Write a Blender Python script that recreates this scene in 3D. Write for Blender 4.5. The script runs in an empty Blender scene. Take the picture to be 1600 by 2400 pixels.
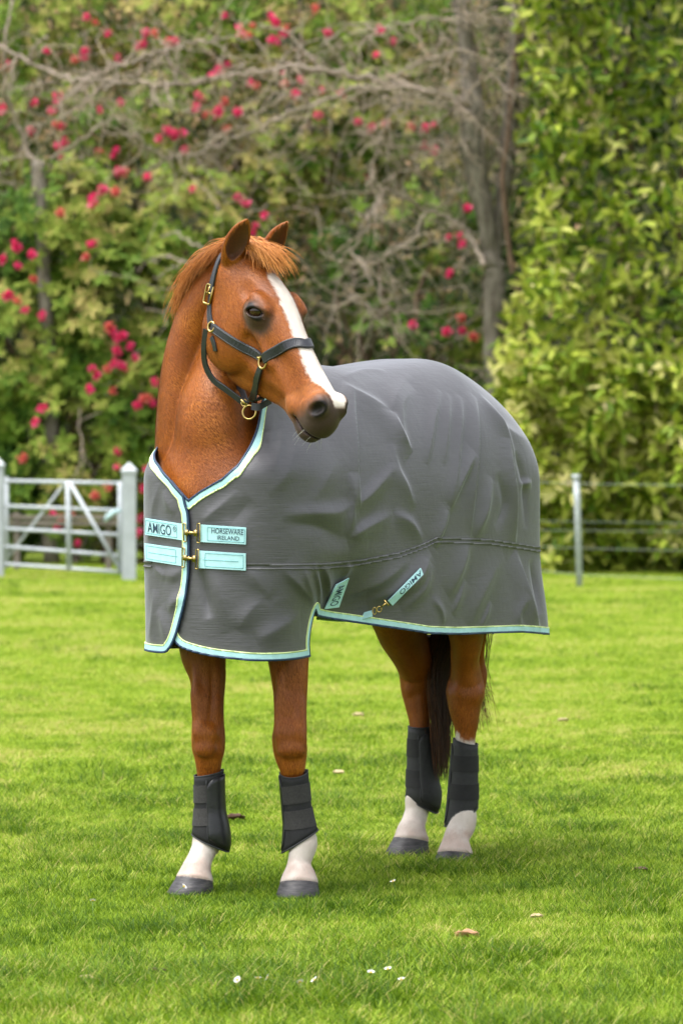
import bpy, bmesh, math, random
import numpy as np
from mathutils import Vector, Matrix
from mathutils.bvhtree import BVHTree

scene = bpy.context.scene
COL = scene.collection

# ------------------------------------------------------------------ camera
F_PX, HOR, CAMH = 8360.0, 1050.0, 1.40      # focal length and horizon in photo pixels (1600 x 2400)
cam_d = bpy.data.cameras.new('camera')
cam = bpy.data.objects.new('camera', cam_d); COL.objects.link(cam)
cam.location = (0, 0, CAMH); cam.rotation_euler = (math.radians(90), 0, 0)
cam_d.sensor_fit = 'VERTICAL'; cam_d.sensor_height = 36.0; cam_d.sensor_width = 24.0
cam_d.lens = 36.0 * F_PX / 2400.0
cam_d.shift_y = -150.0 / 2400.0
cam_d.clip_start = 0.5; cam_d.clip_end = 400
cam_d.dof.use_dof = True; cam_d.dof.focus_distance = 11.15; cam_d.dof.aperture_fstop = 5.0
scene.camera = cam

# ------------------------------------------------------------------ sky and sun (bright overcast)
SUN_EL, SUN_AZ = math.radians(70), math.radians(-112)   # azimuth from +Y towards +X: from the left, a little behind the camera
w = bpy.data.worlds.new('World'); scene.world = w; w.use_nodes = True
nt = w.node_tree; nt.nodes.clear()
sky = nt.nodes.new('ShaderNodeTexSky'); sky.sky_type = 'NISHITA'; sky.sun_disc = False
sky.sun_elevation = SUN_EL; sky.sun_rotation = SUN_AZ
sky.air_density = 1.0; sky.dust_density = 4.0; sky.ozone_density = 1.0
hs = nt.nodes.new('ShaderNodeHueSaturation'); hs.inputs['Saturation'].default_value = 0.22   # cloud cover: nearly white sky
bg = nt.nodes.new('ShaderNodeBackground'); bg.inputs['Strength'].default_value = 0.15
ow = nt.nodes.new('ShaderNodeOutputWorld')
nt.links.new(sky.outputs[0], hs.inputs['Color']); nt.links.new(hs.outputs[0], bg.inputs[0]); nt.links.new(bg.outputs[0], ow.inputs[0])
sd = bpy.data.lights.new('sun', 'SUN'); sd.energy = 1.5; sd.angle = math.radians(45); sd.color = (1.0, 0.98, 0.945)
sun = bpy.data.objects.new('sun', sd); COL.objects.link(sun)
sv = Vector((math.sin(SUN_AZ)*math.cos(SUN_EL), math.cos(SUN_AZ)*math.cos(SUN_EL), math.sin(SUN_EL)))
sun.rotation_euler = sv.to_track_quat('Z', 'Y').to_euler(); sun.location = (-6, 6, 12)
scene.view_settings.view_transform = 'Standard'; scene.view_settings.look = 'None'
scene.view_settings.exposure = 1.46; scene.view_settings.gamma = 1.0
scene.render.engine = 'CYCLES'

# ------------------------------------------------------------------ small helpers
G0 = -0.012         # height of the turf
def A(*v): return np.array(v, dtype=float)
def unproj(px, py, d): return np.array(((px-800.0)/F_PX*d, d, CAMH-(py-HOR)/F_PX*d))
def ground(px, py):
    d = CAMH*F_PX/(py-HOR); return np.array(((px-800.0)/F_PX*d, d, 0.0))
def sstep(a, b, x):
    t = np.clip((x-a)/(b-a), 0, 1); return t*t*(3-2*t)
def smin(a, b, k):
    h = np.clip(0.5+0.5*(b-a)/k, 0, 1); return b+(a-b)*h-k*h*(1-h)
def smax(a, b, k): return -smin(-a, -b, k)

def cat_rom(P, k):
    """densify rows of P (n,m) by a Catmull-Rom spline, k steps per span"""
    P = np.asarray(P, float); n = len(P)
    Q = np.vstack([2*P[0]-P[1], P, 2*P[-1]-P[-2]]); out = []
    for i in range(n-1):
        p0, p1, p2, p3 = Q[i], Q[i+1], Q[i+2], Q[i+3]
        for j in range(k):
            t = j/k
            out.append(0.5*((2*p1)+(-p0+p2)*t+(2*p0-5*p1+4*p2-p3)*t*t+(-p0+3*p1-3*p2+p3)*t**3))
    out.append(P[-1]); return np.array(out)

def tag(o, label=None, cat=None, group=None, kind=None):
    if label: o['label'] = label
    if cat: o['category'] = cat
    if group: o['group'] = group
    if kind: o['kind'] = kind
    return o
def link(name, me, mats=None, parent=None, smooth=True):
    o = bpy.data.objects.new(name, me); COL.objects.link(o)
    if mats is not None:
        for m in (mats if isinstance(mats, (list, tuple)) else [mats]):
            if m.name not in me.materials: me.materials.append(m)
    if parent is not None: o.parent = parent
    if smooth and len(me.polygons): me.polygons.foreach_set('use_smooth', np.ones(len(me.polygons), bool))
    return o
def mesh(name, V, Fc):
    me = bpy.data.meshes.new(name); V = np.asarray(V, np.float32)
    if isinstance(Fc, np.ndarray):
        n, k = Fc.shape
        me.vertices.add(len(V)); me.vertices.foreach_set('co', V.ravel())
        me.loops.add(n*k); me.loops.foreach_set('vertex_index', Fc.astype(np.int32).ravel())
        me.polygons.add(n); me.polygons.foreach_set('loop_start', np.arange(0, n*k, k, dtype=np.int32))
        me.update(calc_edges=True); me.validate()
    else:
        me.from_pydata([tuple(v) for v in V], [], Fc); me.update()
    return me
def empty(name, loc=(0, 0, 0)):
    o = bpy.data.objects.new(name, None); COL.objects.link(o); o.location = loc; o.empty_display_size = 0.1
    return o
def attr(me, name, val):
    val = np.asarray(val, np.float32)
    if val.ndim == 1:
        a = me.attributes.new(name, 'FLOAT', 'POINT'); a.data.foreach_set('value', val)
    else:
        a = me.attributes.new(name, 'FLOAT_COLOR', 'POINT')
        a.data.foreach_set('color', np.hstack([val, np.ones((len(val), 1), np.float32)]).ravel())

class MB:
    """collects simple shapes into one mesh"""
    def __init__(s): s.v = []; s.f = []
    def add(s, V, Fc):
        b = len(s.v); s.v += [tuple(map(float, p)) for p in V]; s.f += [tuple(i+b for i in f) for f in Fc]
    def tube(s, pts, rad, n=6, cap=True):
        P = np.asarray(pts, float); m = len(P); rad = np.broadcast_to(np.asarray(rad, float), (m,))
        T = np.gradient(P, axis=0); T /= np.linalg.norm(T, axis=1)[:, None]+1e-12
        ref = A(0, 0, 1) if abs(T[0][2]) < 0.9 else A(1, 0, 0)
        V = []
        u = np.cross(T[0], ref); u /= np.linalg.norm(u)
        for i in range(m):
            u = u-T[i]*u.dot(T[i]); u /= np.linalg.norm(u)+1e-12; w_ = np.cross(T[i], u)
            for j in range(n):
                a = 2*math.pi*j/n; V.append(P[i]+rad[i]*(math.cos(a)*u+math.sin(a)*w_))
        Fc = [(i*n+j, i*n+(j+1) % n, (i+1)*n+(j+1) % n, (i+1)*n+j) for i in range(m-1) for j in range(n)]
        if cap: Fc += [tuple(range(n-1, -1, -1)), tuple((m-1)*n+j for j in range(n))]
        s.add(V, Fc)
    def box(s, c, sx, sy, sz, R=None):
        V = []
        for dx in (-.5, .5):
            for dy in (-.5, .5):
                for dz in (-.5, .5):
                    p = A(dx*sx, dy*sy, dz*sz); V.append((R @ p if R is not None else p)+c)
        s.add(V, [(0, 1, 3, 2), (4, 6, 7, 5), (0, 4, 5, 1), (2, 3, 7, 6), (0, 2, 6, 4), (1, 5, 7, 3)])
    def ring(s, c, ax1, ax2, r1, r2, tr, n=28, k=8):
        t = np.linspace(0, 2*math.pi, n, endpoint=False); nrm = np.cross(ax1, ax2); V = []
        for a in t:
            rad = math.cos(a)*ax1*r1+math.sin(a)*ax2*r2; rd = rad/np.linalg.norm(rad)
            for j in range(k):
                b = 2*math.pi*j/k; V.append(c+rad+tr*(math.cos(b)*rd+math.sin(b)*nrm))
        s.add(V, [(i*k+j, i*k+(j+1) % k, ((i+1) % n)*k+(j+1) % k, ((i+1) % n)*k+j) for i in range(n) for j in range(k)])
    def build(s, name, mat, parent=None, smooth=True, loc=None):
        V = np.array(s.v)
        if loc is not None: V = V-np.asarray(loc)
        o = link(name, mesh(name, V, s.f), mat, parent, smooth)
        if loc is not None: o.location = loc
        return o
def attach(o, par):
    """parent a mesh built in world coordinates to an Empty without moving it"""
    o.parent = par; o.matrix_parent_inverse = Matrix.Translation(par.location).inverted(); return o

# ------------------------------------------------------------------ materials
def mat_new(name):
    m = bpy.data.materials.new(name); m.use_nodes = True; n = m.node_tree
    return m, n, n.nodes['Principled BSDF']
def nd(n, t, **kw):
    x = n.nodes.new(t)
    for k, v in kw.items():
        if k in x.inputs: x.inputs[k].default_value = v
        else: setattr(x, k, v)
    return x
def ramp(n, pts):
    r = n.nodes.new('ShaderNodeValToRGB'); e = r.color_ramp.elements
    while len(e) < len(pts): e.new(0.5)
    for i, (p, c) in enumerate(pts): e[i].position = p; e[i].color = (*c, 1)
    return r
def simple_mat(name, col, rough=0.5, metal=0.0, noise=0.0, nscale=60.0, bump=0.0, bscale=200.0, coords='Object'):
    m, n, b = mat_new(name); b.inputs['Roughness'].default_value = rough; b.inputs['Metallic'].default_value = metal
    tc = nd(n, 'ShaderNodeTexCoord')
    if noise:
        t = nd(n, 'ShaderNodeTexNoise', Scale=nscale, Detail=4.0); n.links.new(tc.outputs[coords], t.inputs['Vector'])
        r = ramp(n, [(0.3, tuple(c*(1-noise) for c in col)), (0.7, tuple(min(1, c*(1+noise)) for c in col))])
        n.links.new(t.outputs['Fac'], r.inputs[0]); n.links.new(r.outputs[0], b.inputs['Base Color'])
    else: b.inputs['Base Color'].default_value = (*col, 1)
    if bump:
        t2 = nd(n, 'ShaderNodeTexNoise', Scale=bscale, Detail=3.0); n.links.new(tc.outputs[coords], t2.inputs['Vector'])
        bp = nd(n, 'ShaderNodeBump', Strength=bump, Distance=0.002); n.links.new(t2.outputs['Fac'], bp.inputs['Height'])
        n.links.new(bp.outputs[0], b.inputs['Normal'])
    return m
# ------------------------------------------------------------------ implicit surfaces -> one continuous mesh
class Loft:
    """tube of superelliptic sections along a spline; rows: centre(3), e1(3), e2(3), r1, r2"""
    def __init__(s, C, E1, E2, r1, r2, k=5, cap=(0.6, 0.6), margin=0.06):
        D = cat_rom(np.hstack([np.asarray(C, float), np.asarray(E1, float), np.asarray(E2, float),
                               np.asarray(r1, float)[:, None], np.asarray(r2, float)[:, None]]), k)
        s.C = D[:, :3]; s.E1 = D[:, 3:6]/np.linalg.norm(D[:, 3:6], axis=1)[:, None]
        s.E2 = D[:, 6:9]/np.linalg.norm(D[:, 6:9], axis=1)[:, None]; s.r1 = np.maximum(D[:, 9], .001); s.r2 = np.maximum(D[:, 10], .001)
        T = np.gradient(s.C, axis=0); T /= np.linalg.norm(T, axis=1)[:, None]+1e-12
        s.E1 = s.E1-T*(s.E1*T).sum(1)[:, None]; s.E1 /= np.linalg.norm(s.E1, axis=1)[:, None]+1e-12
        e2 = np.cross(T, s.E1); s.E2 = e2*np.sign((e2*s.E2).sum(1)+1e-9)[:, None]
        s.cap = cap; R = max(s.r1.max(), s.r2.max())+margin
        s.lo = s.C.min(0)-R; s.hi = s.C.max(0)+R
    def __call__(s, P):
        out = np.empty(len(P)); C = s.C; Dv = C[1:]-C[:-1]; L2 = (Dv**2).sum(1)+1e-12
        for a in range(0, len(P), 20000):
            p = P[a:a+20000]; pc = (p-C[0]).astype(np.float32); cc = (C-C[0]).astype(np.float32)
            j = ((cc**2).sum(1)[None]-2*pc @ cc.T).argmin(1)
            i0 = np.maximum(j-1, 0); i1 = np.minimum(j, len(C)-2)
            t0 = np.clip(((p-C[i0])*Dv[i0]).sum(1)/L2[i0], 0, 1); t1 = np.clip(((p-C[i1])*Dv[i1]).sum(1)/L2[i1], 0, 1)
            e0 = ((p-C[i0]-t0[:, None]*Dv[i0])**2).sum(1); e1_ = ((p-C[i1]-t1[:, None]*Dv[i1])**2).sum(1)
            i = np.where(e0 < e1_, i0, i1); tt = np.where(e0 < e1_, t0, t1)[:, None]
            c = C[i]+tt*Dv[i]; q = p-c; e1 = s.E1[i]*(1-tt)+s.E1[i+1]*tt; e2 = s.E2[i]*(1-tt)+s.E2[i+1]*tt
            ra = s.r1[i]*(1-tt[:, 0])+s.r1[i+1]*tt[:, 0]; rb = s.r2[i]*(1-tt[:, 0])+s.r2[i+1]*tt[:, 0]
            e3 = np.cross(e1, e2); x = (q*e1).sum(1)/ra; y = (q*e2).sum(1)/rb
            cp = np.where(i < len(C)//2, s.cap[0], s.cap[1])
            z = (q*e3).sum(1)/(cp*np.maximum(ra, rb)); z = np.where((tt[:, 0] <= 0)&(i == 0) | (tt[:, 0] >= 1)&(i == len(C)-2), z, 0.0)
            k0 = np.sqrt(x*x+y*y+z*z)+1e-9; ln = np.linalg.norm(q, axis=1)
            out[a:a+20000] = np.where(ln < 1e-6, -np.minimum(ra, rb), np.where(k0 < 0.3, -np.minimum(ra, rb)*(1-k0), ln*(1-1/k0)))
        return out
class Ell:
    def __init__(s, c, r, M=None, margin=0.06):
        s.c = np.asarray(c, float); s.r = np.asarray(r, float); s.M = M
        R = s.r.max()+margin; s.lo = s.c-R; s.hi = s.c+R
    def __call__(s, P):
        q = P-s.c
        if s.M is not None: q = q @ s.M.T          # rows of M are the local axes
        k0 = np.sqrt(((q/s.r)**2).sum(1)); k1 = np.sqrt(((q/s.r**2)**2).sum(1))+1e-9
        return k0*(k0-1)/k1
class Fn:
    def __init__(s, f, lo, hi): s.f = f; s.lo = np.asarray(lo, float); s.hi = np.asarray(hi, float)
    def __call__(s, P): return s.f(P)
def sdf_eval(ops, P):
    """ops: list of (op, primitive, k) with op in '+-'"""
    f = np.full(len(P), 1.0); a, b = P.min(0), P.max(0)
    for op, pr, k in ops:
        if (pr.lo > b).any() or (pr.hi < a).any(): continue
        m = ((P >= pr.lo) & (P <= pr.hi)).all(1)
        if not m.any(): continue
        d = pr(P[m]); g = f[m]
        f[m] = smin(g, d, k) if op == '+' else smax(g, -d, k)
    return f
def surface_nets(fn, lo, hi, h, B=8, thr=None):
    lo = np.asarray(lo, float); nb = np.ceil((np.asarray(hi)-lo)/(B*h)).astype(int)
    I = np.stack(np.meshgrid(*[np.arange(n) for n in nb], indexing='ij'), -1).reshape(-1, 3)
    v = fn(lo+(I+0.5)*B*h); I = I[np.abs(v) < (thr or B*h*0.87+0.035)]
    l = np.arange(B+1); loc = np.stack(np.meshgrid(l, l, l, indexing='ij'), -1).reshape(-1, 3)
    gk = (I[:, 0]//5*1000+I[:, 1]//5)*1000+I[:, 2]//5; o = np.argsort(gk, kind='stable'); I = I[o]; gk = gk[o]
    G = np.empty((len(I), B+1, B+1, B+1), np.float32); cut = np.concatenate([[0], np.nonzero(np.diff(gk))[0]+1, [len(I)]])
    for a, b in zip(cut[:-1], cut[1:]):
        P = lo+((I[a:b, None, :]*B+loc[None])*h).reshape(-1, 3); G[a:b] = fn(P).reshape(-1, B+1, B+1, B+1)
    S = G < 0; n = (nb*B+2).astype(np.int64)
    def gid(J): return (J[:, 0]*n[1]+J[:, 1])*n[2]+J[:, 2]
    cnt = sum(S[:, i:B+i, j:B+j, k:B+k].astype(np.int8) for i in (0, 1) for j in (0, 1) for k in (0, 1))
    b, x, y, z = np.nonzero((cnt > 0) & (cnt < 8)); cell = I[b]*B+np.stack([x, y, z], -1)
    cor = np.array([(i, j, k) for i in (0, 1) for j in (0, 1) for k in (0, 1)])
    val = np.stack([G[b, x+c[0], y+c[1], z+c[2]] for c in cor], 1)
    acc = np.zeros((len(b), 3)); num = np.zeros(len(b))
    for i in range(8):
        for j in range(i+1, 8):
            if np.abs(cor[i]-cor[j]).sum() != 1: continue
            a_, c_ = val[:, i], val[:, j]; m = (a_ < 0) != (c_ < 0); t = a_/(a_-c_+1e-20)
            acc += np.where(m[:, None], cor[i]+t[:, None]*(cor[j]-cor[i]), 0); num += m
    V = lo+(cell+acc/num[:, None])*h
    ids = gid(cell); o = np.argsort(ids); ids = ids[o]; V = V[o]
    def look(J):
        g = gid(J); k = np.clip(np.searchsorted(ids, g), 0, len(ids)-1); return np.where(ids[k] == g, k, -1)
    Q = []
    for ax in range(3):
        s0 = [slice(0, B)]*3; s1 = list(s0); s1[ax] = slice(1, B+1)
        a0 = S[(slice(None), *s0)]; a1 = S[(slice(None), *s1)]
        b, x, y, z = np.nonzero(a0 != a1); flip = a0[b, x, y, z]
        J = I[b]*B+np.stack([x, y, z], -1); e = np.eye(3, dtype=int); p, q = e[(ax+1) % 3], e[(ax+2) % 3]
        q4 = np.stack([look(J-p-q), look(J-q), look(J), look(J-p)], 1)
        q4 = np.where(flip[:, None], q4, q4[:, ::-1]); Q.append(q4[(q4 >= 0).all(1)])
    return V, np.vstack(Q)
def vnormals(V, Q):
    n = np.cross(V[Q[:, 2]]-V[Q[:, 0]], V[Q[:, -1]]-V[Q[:, 1]]); N = np.zeros_like(V)
    for k in range(Q.shape[1]):
        for c in range(3): N[:, c] += np.bincount(Q[:, k], n[:, c], len(V))
    return N/(np.linalg.norm(N, axis=1)[:, None]+1e-12)
def relax(V, Q, it, lam=0.5):
    for _ in range(it):
        S = np.zeros_like(V); cnt = np.zeros(len(V)); k = Q.shape[1]
        for a in range(k):
            b = (a+1) % k
            for c in range(3): S[:, c] += np.bincount(Q[:, a], V[Q[:, b], c], len(V))+np.bincount(Q[:, b], V[Q[:, a], c], len(V))
            cnt += np.bincount(Q[:, a], minlength=len(V))+np.bincount(Q[:, b], minlength=len(V))
        V = V+lam*(S/cnt[:, None]-V)
    return V
def vnoise(P, seed=0):
    """smooth value noise in numpy, about -1..1"""
    rs = np.random.RandomState(seed); T = rs.rand(32, 32, 32)*2-1
    i = np.floor(P).astype(int); f = P-i; f = f*f*(3-2*f); r = 0
    for a in (0, 1):
        for b in (0, 1):
            for c in (0, 1):
                r = r+T[(i[:, 0]+a) % 32, (i[:, 1]+b) % 32, (i[:, 2]+c) % 32]*np.where(a, f[:, 0], 1-f[:, 0])*np.where(b, f[:, 1], 1-f[:, 1])*np.where(c, f[:, 2], 1-f[:, 2])
    return r
# ------------------------------------------------------------------ ground and grass
def ground_mat():
    m, n, b = mat_new('turf_soil'); L = n.links.new; tc = nd(n, 'ShaderNodeTexCoord')
    n1 = nd(n, 'ShaderNodeTexNoise', Scale=0.9, Detail=6.0, Roughness=0.65); L(tc.outputs['Object'], n1.inputs['Vector'])
    n2 = nd(n, 'ShaderNodeTexNoise', Scale=14.0, Detail=6.0, Roughness=0.7); L(tc.outputs['Object'], n2.inputs['Vector'])
    r1 = ramp(n, [(0.3, (0.10, 0.155, 0.016)), (0.55, (0.15, 0.215, 0.024)), (0.75, (0.22, 0.25, 0.045))]); L(n1.outputs['Fac'], r1.inputs[0])
    r2 = ramp(n, [(0.30, (0.40, 0.32, 0.28)), (0.55, (1.0, 1.0, 1.0))]); L(n2.outputs['Fac'], r2.inputs[0])
    mx = nd(n, 'ShaderNodeMix', data_type='RGBA', blend_type='MULTIPLY'); mx.inputs['Factor'].default_value = 1; L(r1.outputs[0], mx.inputs[6]); L(r2.outputs[0], mx.inputs[7])
    L(mx.outputs[2], b.inputs['Base Color']); b.inputs['Roughness'].default_value = 0.9; b.inputs['Specular IOR Level'].default_value = 0.1
    bp = nd(n, 'ShaderNodeBump', Strength=0.8, Distance=0.03); L(n2.outputs['Fac'], bp.inputs['Height']); L(bp.outputs[0], b.inputs['Normal']); return m
xs, ys = np.linspace(-90, 90, 91), np.linspace(-20, 120, 71)
gx, gy = np.meshgrid(xs, ys); gv = np.stack([gx.ravel(), gy.ravel(), 0*gx.ravel()], 1); nx_ = len(xs)
gv[:, 2] = G0-.02                             # a hand below the grass roots so that hooves stand in the sward
gf = np.array([(j*nx_+i, j*nx_+i+1, (j+1)*nx_+i+1, (j+1)*nx_+i) for j in range(len(ys)-1) for i in range(nx_-1)])
tag(link('ground', mesh('ground', gv, gf), ground_mat()), kind='structure')
def grass_mat():
    m, n, b = mat_new('grass_blades'); L = n.links.new; a = nd(n, 'ShaderNodeAttribute', attribute_name='tone'); g = nd(n, 'ShaderNodeNewGeometry')
    r = ramp(n, [(0.0, (0.046, 0.108, 0.005)), (0.30, (0.120, 0.215, 0.008)), (0.60, (0.245, 0.375, 0.018)), (0.85, (0.42, 0.52, 0.058)), (1.0, (0.54, 0.47, 0.16))]); 
    n1 = nd(n, 'ShaderNodeTexNoise', Scale=0.75, Detail=4.0, Roughness=0.6); L(g.outputs['Position'], n1.inputs['Vector'])
    n2 = nd(n, 'ShaderNodeTexNoise', Scale=6.0, Detail=4.0, Roughness=0.65); L(g.outputs['Position'], n2.inputs['Vector'])
    ad = nd(n, 'ShaderNodeMath', operation='MULTIPLY_ADD'); L(n1.outputs['Fac'], ad.inputs[0]); ad.inputs[1].default_value = 1.0; L(a.outputs['Fac'], ad.inputs[2])
    ae = nd(n, 'ShaderNodeMath', operation='MULTIPLY_ADD'); L(n2.outputs['Fac'], ae.inputs[0]); ae.inputs[1].default_value = 0.9; L(ad.outputs[0], ae.inputs[2])
    su = nd(n, 'ShaderNodeMath', operation='SUBTRACT'); L(ae.outputs[0], su.inputs[0]); su.inputs[1].default_value = 0.95; L(su.outputs[0], r.inputs[0])
    L(r.outputs[0], b.inputs['Base Color']); b.inputs['Roughness'].default_value = 0.55; b.inputs['Specular IOR Level'].default_value = 0.25
    tr = nd(n, 'ShaderNodeBsdfTranslucent'); L(r.outputs[0], tr.inputs[0]); ms = nd(n, 'ShaderNodeMixShader'); ms.inputs[0].default_value = 0.42
    L(b.outputs[0], ms.inputs[1]); L(tr.outputs[0], ms.inputs[2]); L(ms.outputs[0], n.nodes['Material Output'].inputs[0]); return m
M_GRASS = grass_mat(); rg = np.random.RandomState(11)
def tuft(nb, rad, hmin, hmax, wid, mean=.42):
    V, Fc, T = [], [], []
    for _ in range(nb):
        a, r = rg.uniform(0, 2*math.pi), rad*math.sqrt(rg.random()); p = A(r*math.cos(a), r*math.sin(a), -.02); h = rg.uniform(hmin, hmax)*(1-.3*r/rad)+.02
        ba = rg.uniform(0, 2*math.pi); bd = A(math.cos(ba), math.sin(ba), 0)*h*rg.uniform(.15, .95); sa = rg.uniform(0, 2*math.pi); w_ = A(math.cos(sa), math.sin(sa), 0)*wid*rg.uniform(.6, 1.2)
        b = len(V); tone = np.clip(rg.normal(mean, .22), 0, .88) if rg.random() > .03 else rg.uniform(.85, 1.1)
        for t, ww in ((0, 1), (.4, .85), (.75, .55)): c = p+A(0, 0, h*(t-.18*t*t))+bd*t*t; V += [c-w_*ww/2, c+w_*ww/2]
        V.append(p+A(0, 0, h*.82)+bd); T += [tone]*7; Fc += [(b, b+1, b+3, b+2), (b+2, b+3, b+5, b+4), (b+4, b+5, b+6)]
    me = mesh('grass_tuft', V, Fc); attr(me, 'tone', np.array(T)); return me
grass = empty('grass', (0, 10, 0)); tag(grass, kind='stuff')
SRC = []
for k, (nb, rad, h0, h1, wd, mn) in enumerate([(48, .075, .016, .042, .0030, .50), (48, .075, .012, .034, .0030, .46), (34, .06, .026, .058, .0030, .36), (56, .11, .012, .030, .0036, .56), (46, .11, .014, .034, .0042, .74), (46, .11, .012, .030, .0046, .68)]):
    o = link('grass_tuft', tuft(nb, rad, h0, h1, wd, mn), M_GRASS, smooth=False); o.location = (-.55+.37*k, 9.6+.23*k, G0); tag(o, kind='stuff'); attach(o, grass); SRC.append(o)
def scatter(name, zones):
    P, R, S, I = [], [], [], []
    for y0, y1, dens, s0, s1 in zones:
        hw = lambda y: .145*y+1.2; n = int((y1-y0)*2*hw((y0+y1)/2)*dens); y = rg.uniform(y0, y1, n); x = rg.uniform(-1, 1, n)*hw(y)
        cl = vnoise(np.stack([x*2.2, y*2.2, 0*x], 1), 31); hgt = np.where(cl > .25, 1.25, 1.0)+.35*vnoise(np.stack([x*.9, y*.9, 0*x], 1), 32)
        P.append(np.stack([x, y, 0*x+G0], 1)); R.append(rg.uniform(0, 6.283, n)); S.append(rg.uniform(s0, s1, n)*np.clip(hgt, .6, 1.6)); lit_tone = rg.random(n) < np.clip((y-11.5)/7+.35*vnoise(np.stack([x*.5, y*.25, 0*x], 1), 33), .04, .93); I.append(np.where(lit_tone, rg.randint(4, 6, n), np.where(cl > .45, 2, rg.randint(0, 4, n))))  # more far tufts get pale blades: the lawn's brighter light put into colour
    P = np.vstack(P); me = bpy.data.meshes.new(name); me.vertices.add(len(P)); me.vertices.foreach_set('co', P.astype(np.float32).ravel())
    attr(me, 'rz', np.concatenate(R)); attr(me, 'sc', np.concatenate(S)); a = me.attributes.new('idx', 'INT', 'POINT'); a.data.foreach_set('value', np.concatenate(I).astype(np.int32))
    o = bpy.data.objects.new(name, me); COL.objects.link(o); tag(o, kind='stuff'); attach(o, grass)
    ng = bpy.data.node_groups.new('scatter', 'GeometryNodeTree'); ng.interface.new_socket('Geometry', in_out='INPUT', socket_type='NodeSocketGeometry'); ng.interface.new_socket('Geometry', in_out='OUTPUT', socket_type='NodeSocketGeometry')
    gi, go = ng.nodes.new('NodeGroupInput'), ng.nodes.new('NodeGroupOutput'); L = ng.links.new
    def na(nm, t):
        x = ng.nodes.new('GeometryNodeInputNamedAttribute'); x.data_type = t; x.inputs[0].default_value = nm; return [q for q in x.outputs if q.enabled][0] if any(q.enabled for q in x.outputs) else x.outputs[0]
    gti = ng.nodes.new('GeometryNodeGeometryToInstance')
    for s in reversed(SRC):
        oi = ng.nodes.new('GeometryNodeObjectInfo'); oi.inputs['Object'].default_value = s; L(oi.outputs['Geometry'], gti.inputs[0])
    ip = ng.nodes.new('GeometryNodeInstanceOnPoints'); L(gi.outputs[0], ip.inputs['Points']); L(gti.outputs[0], ip.inputs['Instance']); ip.inputs['Pick Instance'].default_value = True
    L(na('idx', 'INT'), ip.inputs['Instance Index']); cx = ng.nodes.new('ShaderNodeCombineXYZ'); L(na('rz', 'FLOAT'), cx.inputs[2]); er = ng.nodes.new('FunctionNodeEulerToRotation'); L(cx.outputs[0], er.inputs[0]); L(er.outputs[0], ip.inputs['Rotation'])
    L(na('sc', 'FLOAT'), ip.inputs['Scale']); L(ip.outputs[0], go.inputs[0]); md = o.modifiers.new('scatter', 'NODES'); md.node_group = ng
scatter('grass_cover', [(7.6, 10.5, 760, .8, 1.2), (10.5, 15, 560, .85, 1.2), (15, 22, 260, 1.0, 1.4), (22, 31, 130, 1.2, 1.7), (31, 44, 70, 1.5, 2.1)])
# ------------------------------------------------------------------ shrubs, hedge, trees
def leaf_mat(name, cols, rough=.45, trans=.3, spec=.4):
    m, n, b = mat_new(name); L = n.links.new; a = nd(n, 'ShaderNodeAttribute', attribute_name='tone'); k = len(cols)
    r = ramp(n, [(i/(k-1), c) for i, c in enumerate(cols)]); L(a.outputs['Fac'], r.inputs[0]); L(r.outputs[0], b.inputs['Base Color'])
    b.inputs['Roughness'].default_value = rough; b.inputs['Specular IOR Level'].default_value = spec
    tr = nd(n, 'ShaderNodeBsdfTranslucent'); L(r.outputs[0], tr.inputs[0]); ms = nd(n, 'ShaderNodeMixShader'); ms.inputs[0].default_value = trans
    L(b.outputs[0], ms.inputs[1]); L(tr.outputs[0], ms.inputs[2]); L(ms.outputs[0], n.nodes['Material Output'].inputs[0]); return m
M_LAUREL = leaf_mat('laurel_leaves', [(.018, .055, .006), (.075, .150, .010), (.20, .285, .020), (.40, .45, .055), (.60, .55, .22)], .5, .25, .22)
M_RHODO = leaf_mat('rhododendron_leaves', [(.018, .052, .008), (.065, .135, .016), (.145, .23, .030), (.25, .30, .050), (.36, .30, .10)], .65, .16, .10)
M_OLIVE = leaf_mat('dry_olive_leaves', [(.10, .10, .035), (.17, .165, .05), (.25, .215, .085), (.33, .24, .12), (.42, .26, .16)], .7, .2, .1)
M_DARKW = leaf_mat('shaded_wood_leaves', [(.010, .020, .005), (.028, .048, .010), (.06, .085, .02), (.10, .10, .035)], .7, .2, .05)  # darkened blades for the depths: shade in the gaps put into leaf colour
M_PETAL = leaf_mat('pink_petals', [(.66, .020, .13), (.82, .045, .22), (.90, .14, .33)], .5, .3); M_PETALO = leaf_mat('salmon_petals', [(.62, .09, .10), (.78, .17, .15), (.82, .26, .22)], .5, .3)
def bark_mat(name, c0, c1, sc=(9, 9, 2)):
    m, n, b = mat_new(name); L = n.links.new; tc = nd(n, 'ShaderNodeTexCoord'); mp = nd(n, 'ShaderNodeMapping'); mp.inputs['Scale'].default_value = sc; L(tc.outputs['Object'], mp.inputs[0])
    t = nd(n, 'ShaderNodeTexNoise', Scale=1.5, Detail=7.0, Roughness=0.7); L(mp.outputs[0], t.inputs['Vector']); r = ramp(n, [(0.32, c0), (0.68, c1)]); L(t.outputs['Fac'], r.inputs[0]); L(r.outputs[0], b.inputs['Base Color'])
    b.inputs['Roughness'].default_value = 0.9; b.inputs['Specular IOR Level'].default_value = 0.12; bp = nd(n, 'ShaderNodeBump', Strength=0.9, Distance=0.02); L(t.outputs['Fac'], bp.inputs['Height']); L(bp.outputs[0], b.inputs['Normal']); return m
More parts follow.
